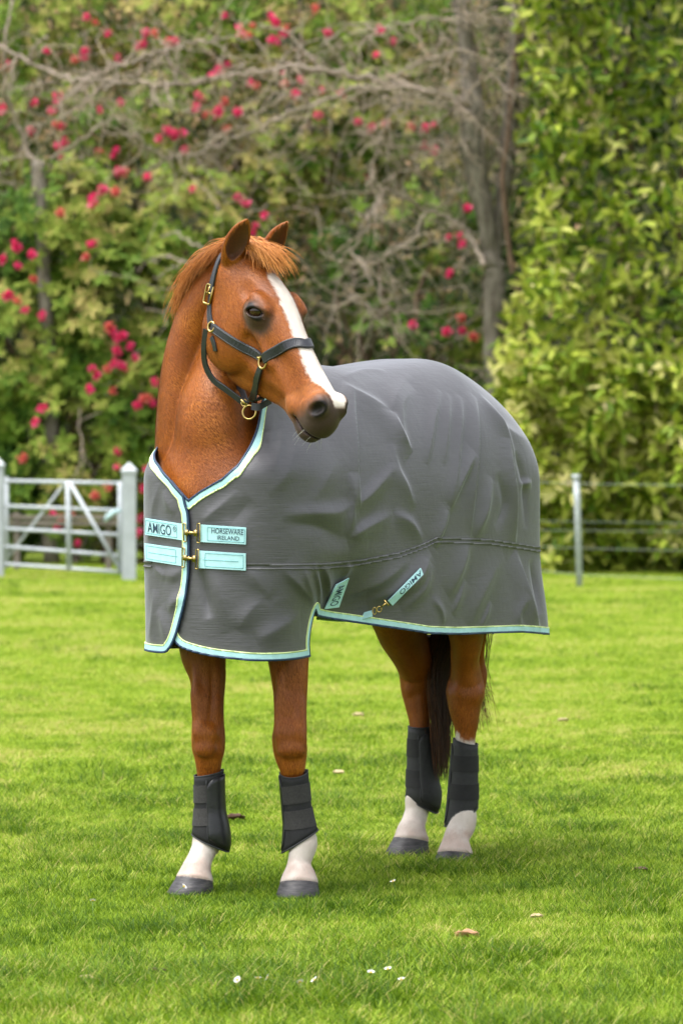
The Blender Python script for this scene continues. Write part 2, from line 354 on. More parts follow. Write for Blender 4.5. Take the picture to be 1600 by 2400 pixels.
M_BARK = bark_mat('grey_bark', (.06, .048, .036), (.24, .215, .175)); M_TWIG = bark_mat('pale_twigs', (.17, .13, .10), (.40, .335, .27), (20, 20, 20)); M_STEM = bark_mat('brown_stems', (.06, .040, .026), (.19, .125, .085), (12, 12, 5))
rb = np.random.RandomState(3)
def leaves(P, D, N, ln, wd, tone):
    """leaf blades: base point, direction, normal, length, width -> folded six-point blades (vertices, quads, tone)"""
    D = D/np.linalg.norm(D, axis=1)[:, None]; S = np.cross(D, N); S /= np.linalg.norm(S, axis=1)[:, None]+1e-9; U = np.cross(S, D); ln = ln[:, None]; wd = wd[:, None]
    pts = [P, P+D*ln*.33+S*wd*.48+U*wd*.16, P+D*ln*.72+S*wd*.38+U*wd*.06-U*ln*.05, P+D*ln-U*ln*.16, P+D*ln*.72-S*wd*.38+U*wd*.06-U*ln*.05, P+D*ln*.33-S*wd*.48+U*wd*.16]
    V = np.stack(pts, 1).reshape(-1, 3); b = np.arange(len(P))[:, None]*6
    return V, np.vstack([b+np.array([[0, 1, 2, 3]]), b+np.array([[0, 3, 4, 5]])]), np.repeat(tone, 6)
def rdir(n, up=.25, fwd=-.3, s=1.0):
    d = rb.normal(size=(n, 3))*s; d[:, 2] += up; d[:, 1] += fwd; return d/np.linalg.norm(d, axis=1)[:, None]
def foliage(name, mat, P, ln, wd, tone, parent, up=.1, fwd=-.4):
    n = len(P); D = rdir(n, up, fwd); Nn = rdir(n, .9, -.6, .6); V, Q, T = leaves(P, D, Nn, ln, wd, tone); me = mesh(name, V, Q); attr(me, 'tone', np.clip(T, 0, 1)); o = link(name, me, mat, smooth=False)
    tag(o, kind='stuff'); return attach(o, parent) if parent else o
def rosettes(name, mat, P, O, nl, ln, wd, tone, parent):
    n = len(P); O = O/np.linalg.norm(O, axis=1)[:, None]; X = np.cross(O, rb.normal(size=(n, 3))); X /= np.linalg.norm(X, axis=1)[:, None]; Y = np.cross(O, X); Vs, Qs, Ts, b = [], [], [], 0
    for k in range(nl):
        a = 2*math.pi*k/nl+rb.normal(size=n)*.3; R = X*np.cos(a)[:, None]+Y*np.sin(a)[:, None]; el = rb.uniform(.05, .75, n)[:, None]; Dk = R*np.cos(el)+O*np.sin(el)+A(0, 0, -.15)
        V, Q, T = leaves(P+R*.008, Dk, O, rb.uniform(*ln, n), rb.uniform(*wd, n), tone+rb.normal(size=n)*.09); Vs.append(V); Qs.append(Q+b); Ts.append(T); b += len(V)
    me = mesh(name, np.vstack(Vs), np.vstack(Qs)); attr(me, 'tone', np.clip(np.concatenate(Ts), 0, 1)); return attach(tag(link(name, me, mat, smooth=False), kind='stuff'), parent)
def in_blobs(blobs, dens, shell=.62):
    """points spread through ellipsoid blobs (centre, radii), denser towards the outside, mostly the side one can see"""
    out = []
    for c, r in blobs:
        c, r = np.array(c), np.array(r); n = int(dens*4*math.pi*((r[0]*r[2])+(r[0]*r[1])+(r[1]*r[2]))/3*.75); d = rb.normal(size=(n, 3)); d /= np.linalg.norm(d, axis=1)[:, None]
        d[:, 1] = np.where(rb.random(n) < .7, -np.abs(d[:, 1]), d[:, 1]); f = rb.uniform(shell, 1.04, n)+.10*vnoise(d*3.1+c, 41)+.06*vnoise(d*7+c, 42); out.append(c+d*r*f[:, None])
    P = np.vstack(out); return P[P[:, 2] > .03]
def branch_path(pts, wob, k=5):
    P = cat_rom(np.array(pts, float), k); P[1:-1] += rb.normal(size=(len(P)-2, 3))*wob; return P
def twiglets(mb, start, d, L, r, depth=2):
    n = 6; P = [np.array(start)]; d = np.array(d, float)
    for i in range(n):
        d = d+rb.normal(size=3)*.28+A(0, 0, -.05); d /= np.linalg.norm(d); P.append(P[-1]+d*L/n)
        if depth > 0 and i > 0 and rb.random() < .65: twiglets(mb, P[-1], d+rb.normal(size=3)*.7, L*rb.uniform(.35, .6), r*.55, depth-1)
    mb.tube(P, np.linspace(r, r*.4, n+1), 4)
pxm = lambda px, py, d: unproj(px, py, d)

# far bank closing the view
hb = []
for j, (y, z) in enumerate([(50, -.02), (53, 1.2), (57, 5), (62, 11), (70, 17), (90, 22)]):
    for x in np.linspace(-90, 90, 61): hb.append((x, y+1.2*math.sin(x*.35), z+.6*math.sin(x*.8+j)))
hbf = [(j*61+i, j*61+i+1, (j+1)*61+i+1, (j+1)*61+i) for j in range(5) for i in range(60)]
tag(link('hillside', mesh('hillside', hb, hbf), bark_mat('shade_dark_bank', (.010, .014, .005), (.040, .042, .016), (1.2, 1.2, 1.2))), kind='structure')  # bank coloured near black so gaps in the foliage read as shade
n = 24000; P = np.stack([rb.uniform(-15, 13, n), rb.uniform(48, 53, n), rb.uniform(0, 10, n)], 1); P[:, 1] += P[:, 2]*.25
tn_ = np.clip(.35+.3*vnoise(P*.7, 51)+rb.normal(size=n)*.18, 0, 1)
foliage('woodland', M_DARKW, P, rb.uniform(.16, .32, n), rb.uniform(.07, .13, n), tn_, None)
n = 3500; P = np.stack([rb.uniform(-9, 4, n), rb.uniform(47, 50, n), rb.uniform(3.2, 9.5, n)], 1); P[:, 1] += P[:, 2]*.2
foliage('dry_thicket', M_OLIVE, P, rb.uniform(.12, .24, n), rb.uniform(.05, .09, n), rb.random(n), None)

# flowers, read off the photograph
FL = [(112, 118), (137, 236), (80, 240), (124, 258), (283, 242), (255, 78), (203, 40), (224, 52), (178, 138), (195, 133), (340, 75), (395, 100), (408, 96), (326, 108), (513, 166), (533, 152), (585, 193), (525, 36), (560, 62), (665, 80), (672, 66), (640, 92), (583, 85), (770, 80), (768, 78), (705, 188), (750, 212), (800, 218), (665, 198), (695, 220), (460, 252), (475, 232), (525, 238), (510, 258), (560, 262), (485, 270), (532, 302), (428, 312), (390, 305), (372, 325), (272, 352), (232, 358), (145, 365), (177, 397), (293, 405), (237, 446), (273, 448), (218, 477), (452, 443), (349, 415), (145, 498), (143, 296), (132, 292), (72, 305), (155, 330), (577, 475), (620, 505), (598, 528), (40, 580), (5, 608), (45, 620), (210, 575), (200, 600), (220, 570), (43, 704), (60, 727), (100, 740), (82, 655), (76, 598), (25, 690), (262, 776), (258, 768), (274, 822), (303, 812), (255, 865), (268, 852), (228, 878), (210, 914), (265, 916), (340, 935), (357, 945), (321, 950), (368, 895), (85, 991), (53, 1073), (276, 1058), (276, 1095), (345, 1096), (226, 1160), (124, 1205), (136, 1235), (145, 1212), (172, 1198), (180, 1272), (330, 1215), (322, 1248), (338, 1145), (994, 302), (1018, 294), (1018, 352), (850, 418), (890, 72), (921, 96), (883, 130), (1097, 489), (1050, 556), (1076, 552), (1055, 640), (968, 760), (1048, 776), (1082, 775), (1108, 792), (1080, 745), (905, 290), (838, 285), (870, 300), (745, 270), (590, 60), (12, 160), (22, 150), (8, 255), (600, 200), (740, 15), (635, 40), (660, 170)]
_r = np.random.RandomState(77); FL += [(x+_r.normal()*22, y+_r.normal()*16) for x, y in FL if _r.random() < .35]
def flower_mesh(k):
    r_ = np.random.RandomState(60+k); n = 16+3*k; d = r_.normal(size=(n, 3)); d[:, 1] = -np.abs(d[:, 1])*1.2; d[:, 2] += .3; d /= np.linalg.norm(d, axis=1)[:, None]; P = d*.012; N_ = r_.normal(size=(n, 3)); V, Q, T = leaves(P, d, N_, r_.uniform(.045, .068, n), r_.uniform(.038, .055, n), r_.random(n))
    me = mesh('flower', V, Q); attr(me, 'tone', T); me.materials.append(M_PETAL if k < 3 else M_PETALO); return me
FM = [flower_mesh(k) for k in range(4)]
def bush(name, label, base, blobs, dens, mat, tone0, stems, ln=(.09, .15), wd=(.030, .046), twigs=40, flowers=(), fd=42.0, olive=0.0, gap=-.12):
    e = empty(name, base); tag(e, label, 'shrub', 'flowering shrubs behind the gate')
    P = in_blobs(blobs, dens); n = len(P); tone = tone0+.34*vnoise(P*1.6, 71)+.18*vnoise(P*5, 72)+rb.normal(size=n)*.13
    O = np.zeros_like(P); bd = np.full(n, 9.)
    for c, r in blobs: u = (P-np.array(c))/np.array(r); q = np.linalg.norm(u, axis=1); m = q < bd; O[m] = u[m]; bd[m] = q[m]
    O = O/np.linalg.norm(O, axis=1)[:, None]+A(0, -.25, .45)+rb.normal(size=(n, 3))*.25
    keep_ = (vnoise(P*1.9, 73)+.7*vnoise(P*4.3, 74)+rb.normal(size=n)*.2) > gap
    rosettes('foliage', mat, P[keep_], O[keep_], 9, (ln[0]*1.05, ln[1]*1.1), (wd[0]*1.15, wd[1]*1.15), tone[keep_], e)
    if olive:
        P2 = in_blobs(blobs, dens*olive); n = len(P2); foliage('dry_leaves', M_OLIVE, P2, rb.uniform(*ln, n), rb.uniform(*wd, n), rb.random(n), e)
    for _ in range(stems):
        c, r = blobs[rb.randint(len(blobs))]; top = np.array(c)+rb.uniform(-.6, .6, 3)*np.array(r); b0 = np.array(base)+A(rb.uniform(-.6, .6), rb.uniform(-.3, .5), 0); mb = MB()
        mb.tube(branch_path([b0, b0*.6+top*.4+rb.normal(size=3)*.25, b0*.25+top*.75+rb.normal(size=3)*.25, top], .02), np.linspace(.045, .012, 16), 6); attach(mb.build('stem', M_STEM), e)
    mb = MB()
    for _ in range(twigs):
        c, r = blobs[rb.randint(len(blobs))]; d = rb.normal(size=3); d[1] = -abs(d[1]); d /= np.linalg.norm(d); twiglets(mb, np.array(c)+d*np.array(r)*.75, d*.6+A(rb.normal()*.6, -.2, rb.normal()*.4), rb.uniform(.5, 1.1), .012, 1)
    if twigs: tag(attach(mb.build('twigs', M_TWIG), e), kind='stuff')
    for px, py in flowers:
        d_ = fd; q = pxm(px, py, d_); best = None      # the flower sits on the front of the nearest clump
        for c, r in blobs:
            u = (q-np.array(c))/np.array(r); h = 1-u[0]**2-u[2]**2
            if h > 0: y = c[1]-r[1]*math.sqrt(h)*1.0; best = y if best is None else min(best, y)
        yy = best if best is not None else d_; q = pxm(px, py, yy-.16)
        k = rb.randint(0, 3) if rb.random() < .78 else 3; o = bpy.data.objects.new('flower', FM[k]); COL.objects.link(o); o.location = q; o.rotation_euler = (rb.normal()*.3, rb.uniform(0, 6.28), rb.normal()*.3); s = rb.uniform(.8, 1.2); o.scale = (s, s, s); attach(o, e)
    return e
def blob(px, py, d, rx, rz, ry): c = pxm(px, py, d); return (tuple(c), (rx*d/F_PX, ry, rz*d/F_PX))
fl = lambda f: [p for p in FL if f(*p)]
bush('rhododendron', 'tall green shrub dotted with pink flowers directly behind the pale gate', (-2.9, 43.4, 0), [blob(210, 1060, 43.3, 190, 240, 1.0), blob(90, 840, 43.5, 170, 240, 1.0), blob(300, 760, 43.4, 190, 250, 1.1), blob(180, 560, 43.6, 190, 190, 1.0), blob(360, 980, 43.2, 150, 260, .9), blob(30, 1150, 43.6, 90, 160, .7), blob(420, 560, 43.7, 170, 170, 1.0), blob(-130, 1000, 43.9, 170, 330, 1.0), blob(-150, 640, 44.2, 200, 260, 1.0), blob(-400, 1000, 44.6, 200, 330, 1.0), blob(-420, 620, 44.8, 220, 280, 1.0)], 52, M_RHODO, .56, 7, twigs=26, flowers=fl(lambda x, y: x < 520 and y > 400))
bush('rhododendron', 'airy olive shrub crown with many pink flowers at the top left of the picture', (-2.6, 45.0, 0), [blob(130, 330, 44.6, 210, 170, 1.0), blob(380, 300, 44.8, 230, 170, 1.0), blob(100, 90, 45.2, 230, 170, 1.1), blob(420, 90, 45.4, 250, 160, 1.1), blob(-180, 250, 45.2, 240, 220, 1.1), blob(-480, 220, 45.6, 240, 260, 1.1), blob(-200, -60, 45.6, 260, 160, 1.1)], 32, M_RHODO, .62, 5, twigs=80, olive=2.2, flowers=fl(lambda x, y: x < 520 and y <= 400), fd=44)
bush('rhododendron', 'olive shrub crown with scattered pink flowers above the horse\'s back', (.2, 45.0, 0), [blob(700, 300, 44.8, 230, 190, 1.0), blob(690, 90, 45.2, 230, 150, 1.0), blob(950, 240, 45.0, 220, 220, 1.0), blob(930, 60, 45.3, 240, 130, 1.0), blob(640, 470, 44.6, 180, 140, .9)], 35, M_RHODO, .62, 5, twigs=80, olive=1.6, flowers=fl(lambda x, y: x >= 520 and y < 420), fd=44)
bush('rhododendron', 'dark tangled shrub with bare stems between the horse\'s head and the grey tree', (.9, 44.0, 0), [blob(760, 620, 44.4, 170, 150, .9), blob(960, 520, 44.4, 170, 150, .9), blob(900, 830, 44.0, 220, 130, .8), blob(1080, 700, 44.2, 110, 200, .8), blob(620, 900, 44.2, 170, 220, .9), blob(1060, 950, 44.2, 150, 200, .8), blob(800, 1120, 44.4, 300, 180, .9)], 22, M_RHODO, .42, 14, twigs=60, olive=.6, gap=.18, flowers=fl(lambda x, y: x >= 520 and y >= 420), fd=43.5)

# bare grey tree in front of the shrubs
M_TAN = bark_mat('tan_twigs', (.26, .20, .145), (.50, .41, .32), (20, 20, 20))
def tree(name, label, base, trunk, limbs, twigs_at, d, fine=0):
    e = empty(name, base); tag(e, label, 'tree'); mb = MB()
    for pts, r0, r1 in trunk:
        P = branch_path([pxm(*p) for p in pts], .008); mb = MB(); mb.tube(P, np.interp(np.linspace(0, 1, len(P)), np.linspace(0, 1, len(r0)), r0)*(1+.10*vnoise(P*3, 5)), 14); attach(mb.build('trunk', M_BARK), e)
    for pts, r0, r1 in limbs:
        P = branch_path([pxm(*p) for p in pts], .02); mb = MB(); mb.tube(P, np.linspace(r0, r1, len(P))*.8, 7)
        for i in range(2, len(P), 2):
            if rb.random() < twigs_at: twiglets(mb, P[i], (P[i]-P[i-1])/np.linalg.norm(P[i]-P[i-1])+rb.normal(size=3)*.8, rb.uniform(.3, .9), max(r1*.7, .007), 1)
        attach(mb.build('branch', M_TWIG), e)
    mb = MB()
    for pts, r0, r1 in limbs:
        P = cat_rom(np.array([pxm(*p) for p in pts]), 4)
        for i in range(1, len(P)):
            for _ in range(fine):
                if rb.random() < (.95 if P[i][2] > 4.2 else .3): twiglets(mb, P[i]+rb.normal(size=3)*.02, A(rb.normal()*.8, rb.normal()*.5, rb.normal()*.7-.25), rb.uniform(.35, 1.1), .0085, 1)
    if fine: tag(attach(mb.build('twigs', M_TAN), e), kind='stuff')
    return e
D = 41.3
w3 = lambda pl, d=D: [(x, y, d+.25*math.sin(i*1.3+x*.01)) for i, (x, y) in enumerate(pl)]
tree('bare_tree', 'grey forked tree with long bare drooping branches beside the laurel hedge', tuple(ground(1165, 1050+1.4*F_PX/D)),
     [([(1166, 1340, D), (1163, 1100, D), (1162, 900, D), (1157, 816, D), (1160, 740, D), (1157, 678, D), (1157, 630, D), (1148, 585, D), (1135, 500, D-.05), (1118, 420, D-.05), (1107, 330, D-.1), (1104, 250, D-.1), (1098, 150, D), (1084, 60, D), (1072, -40, D)], [.115, .115, .115, .115, .14, .135, .115, .10, .11, .13, .145, .135, .10, .09, .085], 0),
      ([(1157, 650, D+.02), (1163, 590, D+.05), (1170, 520, D+.08), (1180, 440, D+.1), (1190, 360, D+.15), (1196, 280, D+.2), (1204, 180, D+.25), (1214, 80, D+.3), (1222, -40, D+.35)], [.06, .06, .065, .09, .11, .10, .10, .10, .10], 0)],
     [(w3([(1105, 270), (1060, 235), (1000, 212), (900, 190), (800, 173), (684, 158), (638, 166), (561, 176), (485, 188), (434, 197), (357, 199), (286, 196), (214, 191), (138, 176), (77, 148), (0, 112), (-60, 80)]), .05, .030),
      (w3([(209, 178), (265, 158), (326, 140), (388, 117), (444, 105), (510, 94), (600, 90)]), .026, .014), (w3([(250, 196), (204, 235), (168, 265), (117, 286), (40, 300)]), .022, .010),
      (w3([(1100, 245), (1000, 212), (900, 205), (800, 219), (678, 265), (612, 301), (551, 325), (510, 347), (459, 365), (408, 367), (367, 357), (332, 339)]), .035, .018),
      (w3([(1137, 622), (1116, 581), (1086, 535), (1030, 505), (968, 479), (907, 444), (860, 430)]), .045, .018), (w3([(999, 500), (968, 556), (912, 597), (866, 617), (820, 640)]), .022, .010),
      (w3([(907, 444), (876, 484), (851, 551), (812, 597), (800, 658), (820, 699), (851, 709)]), .024, .014), (w3([(823, 592), (856, 637), (861, 683), (836, 712)]), .020, .010), (w3([(851, 709), (892, 755), (933, 770)]), .014, .008), (w3([(887, 650), (902, 714), (933, 732), (973, 724)]), .018, .010),
      (w3([(1075, 0), (1106, 77), (1126, 143), (1157, 184), (1198, 214), (1239, 255), (1269, 291)]), .022, .008), (w3([(1200, 0), (1230, 50), (1262, 95)]), .016, .008), (w3([(1285, 0), (1341, 41), (1387, 92), (1438, 138), (1514, 179)]), .018, .008),
      (w3([(1110, 130), (1092, 170), (1085, 215), (1096, 260)]), .018, .010), (w3([(1126, 150), (1147, 230), (1167, 290), (1198, 350), (1240, 375)]), .018, .009), (w3([(1100, 120), (1020, 130), (940, 175), (880, 240), (830, 250)]), .022, .010),
      (w3([(1085, 60), (1000, 40), (920, 70), (840, 60), (760, 90)]), .022, .010), (w3([(950, 195), (930, 250), (900, 300), (890, 360)]), .014, .008), (w3([(1090, 0), (1150, 40), (1185, 90)]), .02, .012), (w3([(1104, 330), (1050, 345), (1010, 330), (960, 350)]), .018, .008), (w3([(1120, 300), (1150, 305), (1170, 335)]), .014, .008)], .55, D, fine=1)
tree('pale_tree', 'pale slender tree trunk among the shrubs behind the gate', tuple(ground(118, 1050+1.4*F_PX/43.0)), [([(122, 1330, 43.0), (122, 1000, 43.0), (116, 850, 43.0), (110, 740, 42.95), (105, 640, 42.95), (100, 560, 42.95), (96, 480, 43.0), (88, 380, 43.1)], [.10, .09, .085, .08], 0)],
     [(w3([(98, 520), (60, 470), (20, 430), (-30, 400)], 43.0), .03, .015), (w3([(90, 400), (50, 320), (20, 240), (10, 120), (30, 0)], 43.1), .045, .02), (w3([(92, 420), (140, 360), (190, 330), (240, 290)], 43.0), .03, .012)], .4, 42)
tree('young_tree', 'twiggy grey sapling whose pale branches reach left of the horse\'s ears', tuple(ground(560, 1050+1.4*F_PX/40.8)), [([(560, 1340, 40.8), (548, 1000, 40.8), (530, 760, 40.8), (505, 650, 40.8), (478, 590, 40.8)], [.035, .018], 0)],
     [(w3([(478, 590), (449, 566), (408, 548), (377, 556)], 40.7), .018, .012), (w3([(500, 640), (430, 608), (385, 602), (352, 614)], 40.7), .018, .010), (w3([(505, 650), (440, 660), (400, 680), (378, 705)], 40.7), .014, .008), (w3([(430, 606), (400, 630), (360, 650)], 40.7), .012, .007)], .2, 40.8)

# laurel hedge on the right
hedge = empty('laurel_hedge', tuple(ground(1420, 1050+1.4*F_PX/40.6))); tag(hedge, 'tall glossy yellow-green laurel hedge filling the right side', 'hedge')
def hedge_pts(n):
    z = np.where(rb.random(n) < .35, rb.uniform(.0, 2.4, n), rb.uniform(.05, 8.4, n)); py = HOR+(1.4-z)*F_PX/40.4
    left = np.interp(py, [-500, 0, 250, 430, 560, 700, 780, 1000, 1200, 1330], [1190, 1215, 1230, 1228, 1235, 1215, 1168, 1162, 1200, 1230])
    px = left+(2050-left)*rb.random(n)**1.25+rb.normal(size=n)*10; dep = rb.exponential(.20, n)
    f = 40.2+.42*vnoise(np.stack([px/60, py/60, 0*px], 1), 81)+.30*vnoise(np.stack([px/24, py/24, 0*px], 1), 82)+.18*np.clip(z-3.2, 0, 2)-.25*np.exp(-((z-1.6)/1.4)**2)+.9*np.clip((left+60-px)/60, 0, 1)**2
    y = f+dep; return np.stack([(px-800)/F_PX*y, y, np.clip(1.4-(py-HOR)/F_PX*y, .03, 9)], 1), dep
n = 14000; P, dep = hedge_pts(n)
low = np.exp(-((P[:, 2]-1.6)/1.6)**2); tone = .53+.24*low+.26*vnoise(P*2.1, 83)+rb.normal(size=n)*.19-.0*dep; 
foliage('foliage', M_LAUREL, P, rb.uniform(.15, .24, n), rb.uniform(.062, .088, n), tone, hedge, up=.35, fwd=-.35)
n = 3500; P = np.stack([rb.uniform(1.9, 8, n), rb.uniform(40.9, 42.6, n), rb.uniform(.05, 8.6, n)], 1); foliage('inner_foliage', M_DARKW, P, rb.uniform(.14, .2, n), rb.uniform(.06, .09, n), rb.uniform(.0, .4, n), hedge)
for k in range(9):
    b0 = A(2.1+.6*k, 41.0+rb.normal()*.2, 0); mb = MB(); mb.tube(branch_path([b0, b0+A(rb.normal()*.2, .1, 2.2), b0+A(rb.normal()*.4, .2, 4.5), b0+A(rb.normal()*.5, .2, 7)], .03), np.linspace(.06, .02, 16), 6); attach(mb.build('stem', M_STEM), hedge)
LM = []
for k in range(6):      # the nearest leaves, one by one
    V, Q, T = leaves(np.zeros((1, 3)), A(1, 0, 0)[None], A(0, 0, 1)[None], A(.17+.012*k), A(.065+.003*k), A([.3, .42, .55, .66, .8, .5][k])); me = mesh('leaf', V, Q); attr(me, 'tone', T); me.materials.append(M_LAUREL); LM.append(me)
Pn, dp = hedge_pts(5000); sel = np.nonzero((Pn[:, 0] < 4.1) & (Pn[:, 2] < 6.7))[0]; sel = sel[np.argsort(Pn[sel, 1])][:300]
for i in sel:
    o = bpy.data.objects.new('leaf', LM[rb.randint(6)]); COL.objects.link(o); o.location = Pn[i]+A(0, -.05, 0); o.rotation_euler = (rb.normal()*.7, rb.uniform(-.9, 1.2), rb.uniform(-2.6, -.5)); attach(o, hedge)
mb = MB()
for k in range(90):     # upright cream flower spikes
    q = Pn[rb.randint(len(Pn))]+A(0, -.06, 0)
    mb.tube([q, q+A(rb.normal()*.015, -.01, .05), q+A(rb.normal()*.02, -.02, .12)], [.014, .017, .006], 6)
tag(attach(mb.build('flower_spikes', simple_mat('cream_spikes', (.50, .40, .22), .7, noise=.2, nscale=30)), hedge), kind='stuff')

# ------------------------------------------------------------------ gate and fence
M_PAINT = simple_mat('white_gate_paint', (.40, .43, .46), .5, noise=.10, nscale=9, bump=.2, bscale=60); M_GALV = simple_mat('grey_stake', (.42, .45, .48), .5, noise=.15, nscale=20); M_WIRE = simple_mat('fence_wire', (.22, .26, .21), .6); M_WOOD = bark_mat('weathered_rail', (.12, .10, .08), (.27, .235, .20), (3, 20, 20))
def gpost(px, top, d, label, w_=.145):
    b = pxm(px, 0, d)*A(1, 1, 0); e = empty('gate_post', tuple(b)); tag(e, label, 'gate post', 'posts of the pale gate'); zt = 1.4-(top-HOR)/F_PX*d
    mb = MB(); mb.box(b+A(0, 0, (zt-.10)/2-.1), w_, w_, zt-.10+.2); attach(mb.build('post', M_PAINT, smooth=False), e)
    mb = MB(); h = w_/2+.012; z0 = zt-.115; V = [b+A(x*h, y*h, z0) for x, y in ((-1, -1), (1, -1), (1, 1), (-1, 1))]+[b+A(x*h, y*h, z0+.03) for x, y in ((-1, -1), (1, -1), (1, 1), (-1, 1))]+[b+A(0, 0, zt)]
    mb.add(V, [(3, 2, 1, 0), (0, 1, 5, 4), (1, 2, 6, 5), (2, 3, 7, 6), (3, 0, 4, 7), (4, 5, 8), (5, 6, 8), (6, 7, 8), (7, 4, 8)]); attach(mb.build('cap', M_PAINT, smooth=False), e)
gpost(303, 1083, 38.0, 'pale gate post with pyramid cap just left of the horse\'s chest'); gpost(-6, 1070, 38.9, 'pale gate post with pyramid cap cut by the left edge')
gate = empty('field_gate', tuple(pxm(150, 0, 38.4)*A(1, 1, 0))); tag(gate, 'pale painted five-bar field gate at the left', 'gate')
def gbar(name, a, b, r, mat=M_PAINT, n=8): mb = MB(); mb.tube([a, b], r, n); attach(mb.build(name, mat), gate)
dl, dr_ = 38.85, 38.05
for ya, yb_ in ((1127, 1133), (1186, 1197), (1239, 1254), (1281, 1303), (1322, 1341)): gbar('bar', pxm(12, ya, dl), pxm(286, yb_, dr_), .020)
gbar('upright', pxm(160, 1126, 38.4), pxm(163, 1338, 38.4), .030); gbar('upright', pxm(16, 1118, dl), pxm(16, 1332, dl), .026); gbar('upright', pxm(282, 1128, dr_), pxm(282, 1345, dr_), .026)
gbar('brace', pxm(164, 1130, 38.35), pxm(283, 1338, 38.02), .021); gbar('brace', pxm(150, 1136, 38.46), pxm(8, 1322, 38.88), .016)
mb = MB(); mb.tube([pxm(284, 1196, 37.95), pxm(268, 1200, 37.93), pxm(252, 1213, 37.93), pxm(246, 1222, 37.95)], [.018, .026, .03, .012], 8); attach(mb.build('latch_rope', simple_mat('pale_blue_rope', (.40, .55, .58), .8)), gate)
rail = empty('wooden_rail', tuple(pxm(140, 0, 40.9)*A(1, 1, 0))); tag(rail, 'low weathered wooden rail seen through the gate', 'rail')
for y in (1212, 1226): mb = MB(); mb.box(pxm(150, y, 40.9), 1.5, .05, .045); attach(mb.build('board', M_WOOD, smooth=False), rail)
for x in (40, 255): mb = MB(); mb.box(pxm(x, 0, 40.96)*A(1, 1, 0)+A(0, 0, .30), .07, .06, .72); attach(mb.build('post', M_WOOD, smooth=False), rail)
fence = empty('wire_fence', tuple(pxm(1356, 0, 36.4)*A(1, 1, 0))); tag(fence, 'wire fence with one grey metal stake in front of the laurel hedge', 'fence')
mb = MB(); mb.tube([pxm(1349, 1118, 36.4), pxm(1352, 1180, 36.4), pxm(1358, 1400, 36.4)], .034, 10); attach(mb.build('stake', M_GALV), fence)
mb = MB(); mb.tube([pxm(1349, 1112, 36.4), pxm(1349, 1124, 36.4)], .042, 10); attach(mb.build('stake_cap', M_GALV), fence)
for y0, y1, r in ((1131, 1138, .0032), (1221, 1226, .0022), (1243, 1246, .0022), (1281, 1291, .0026), (1338, 1358, .0036)):
    mb = MB(); mb.tube([pxm(325, y0-6, 37.9), pxm(800, y0-3, 37.2), pxm(1270, y0, 36.5), pxm(1356, (y0+y1)/2-1, 36.36), pxm(1620, y1, 36.0), pxm(2300, y1+10, 35)], r, 5); attach(mb.build('wire', M_WIRE), fence)
# ------------------------------------------------------------------ horse frame: u forward, v to its left, z up; origin between the hind hooves
HF = A(-0.54, -0.84, 0); HF /= np.linalg.norm(HF); HL = A(-HF[1], HF[0], 0); HO = A(0.31, 12.29, 0)
def h2w(P): P = np.asarray(P, float); return HO+P[..., 0:1]*HF+P[..., 1:2]*HL+P[..., 2:3]*A(0, 0, 1)
def w2h(P): r = np.asarray(P, float)-HO; return np.stack([r @ HF, r @ HL, r[..., 2]], -1)
# head frame: x from the poll to the muzzle, y to its right (towards us), z out of the forehead
HA = A(.417, -.447, -.791); HA /= np.linalg.norm(HA); HR = A(-.731, -.682, 0); HR /= np.linalg.norm(HR); HN = np.cross(HA, HR)
if HN[2] < 0: HN = -HN
HEAD_O = unproj(592, 565, 11.02)
def hd2w(P): P = np.asarray(P, float); return HEAD_O+P[..., 0:1]*HA+P[..., 1:2]*HR+P[..., 2:3]*HN
def w2hd(P): r = np.asarray(P, float)-HEAD_O; return np.stack([r @ HA, r @ HR, r @ HN], -1)
HM = np.stack([HA, HR, HN])

# plan outline of the trunk (half, left side) and its signed distance / arc length as lookup tables
PLAN = [(1.435, 0), (1.432, .05), (1.417, .115), (1.385, .188), (1.315, .250), (1.18, .290), (1.0, .302), (.8, .318), (.6, .335), (.4, .34), (.2, .338),
        (0, .322), (-.15, .30), (-.26, .265), (-.325, .20), (-.352, .12), (-.358, 0)]
half = cat_rom(np.array(PLAN), 10)
class Plan:
    def __init__(s, H, du=0.008):
        s.u0, s.v0, s.d = -0.8, -0.004, du; nu, nv = int(2.6/du), int(0.75/du)
        U, Vv = np.meshgrid(s.u0+np.arange(nu)*du, s.v0+np.arange(nv)*du, indexing='ij'); P = np.stack([U.ravel(), Vv.ravel()], 1)
        A0 = H[:-1]; D = H[1:]-A0; L2 = (D**2).sum(1); arc = np.concatenate([[0], np.cumsum(np.sqrt(L2))])
        best = np.full(len(P), 9.); side = np.zeros(len(P)); al = np.zeros(len(P))
        for i in range(len(A0)):
            r = P-A0[i]; t = np.clip((r @ D[i])/L2[i], 0, 1); q = r-t[:, None]*D[i]; d = np.sqrt((q**2).sum(1)); m = d < best
            best[m] = d[m]; side[m] = (D[i][0]*r[m, 1]-D[i][1]*r[m, 0]); al[m] = arc[i]+t[m]*np.sqrt(L2[i])
        s.sd = np.where(side > 0, -best, best).reshape(nu, nv); s.al = al.reshape(nu, nv); s.total = arc[-1]
    def get(s, T, u, v):
        x = np.clip((u-s.u0)/s.d, 0, T.shape[0]-1.001); y = np.clip((np.abs(v)-s.v0)/s.d, 0, T.shape[1]-1.001)
        i, j = x.astype(int), y.astype(int); a, b = x-i, y-j
        return T[i, j]*(1-a)*(1-b)+T[i+1, j]*a*(1-b)+T[i, j+1]*(1-a)*b+T[i+1, j+1]*a*b
PL = Plan(half)
_probe = PL.get(PL.sd, A(.5), A(.2))
if _probe[0] > 0: PL.sd = -PL.sd
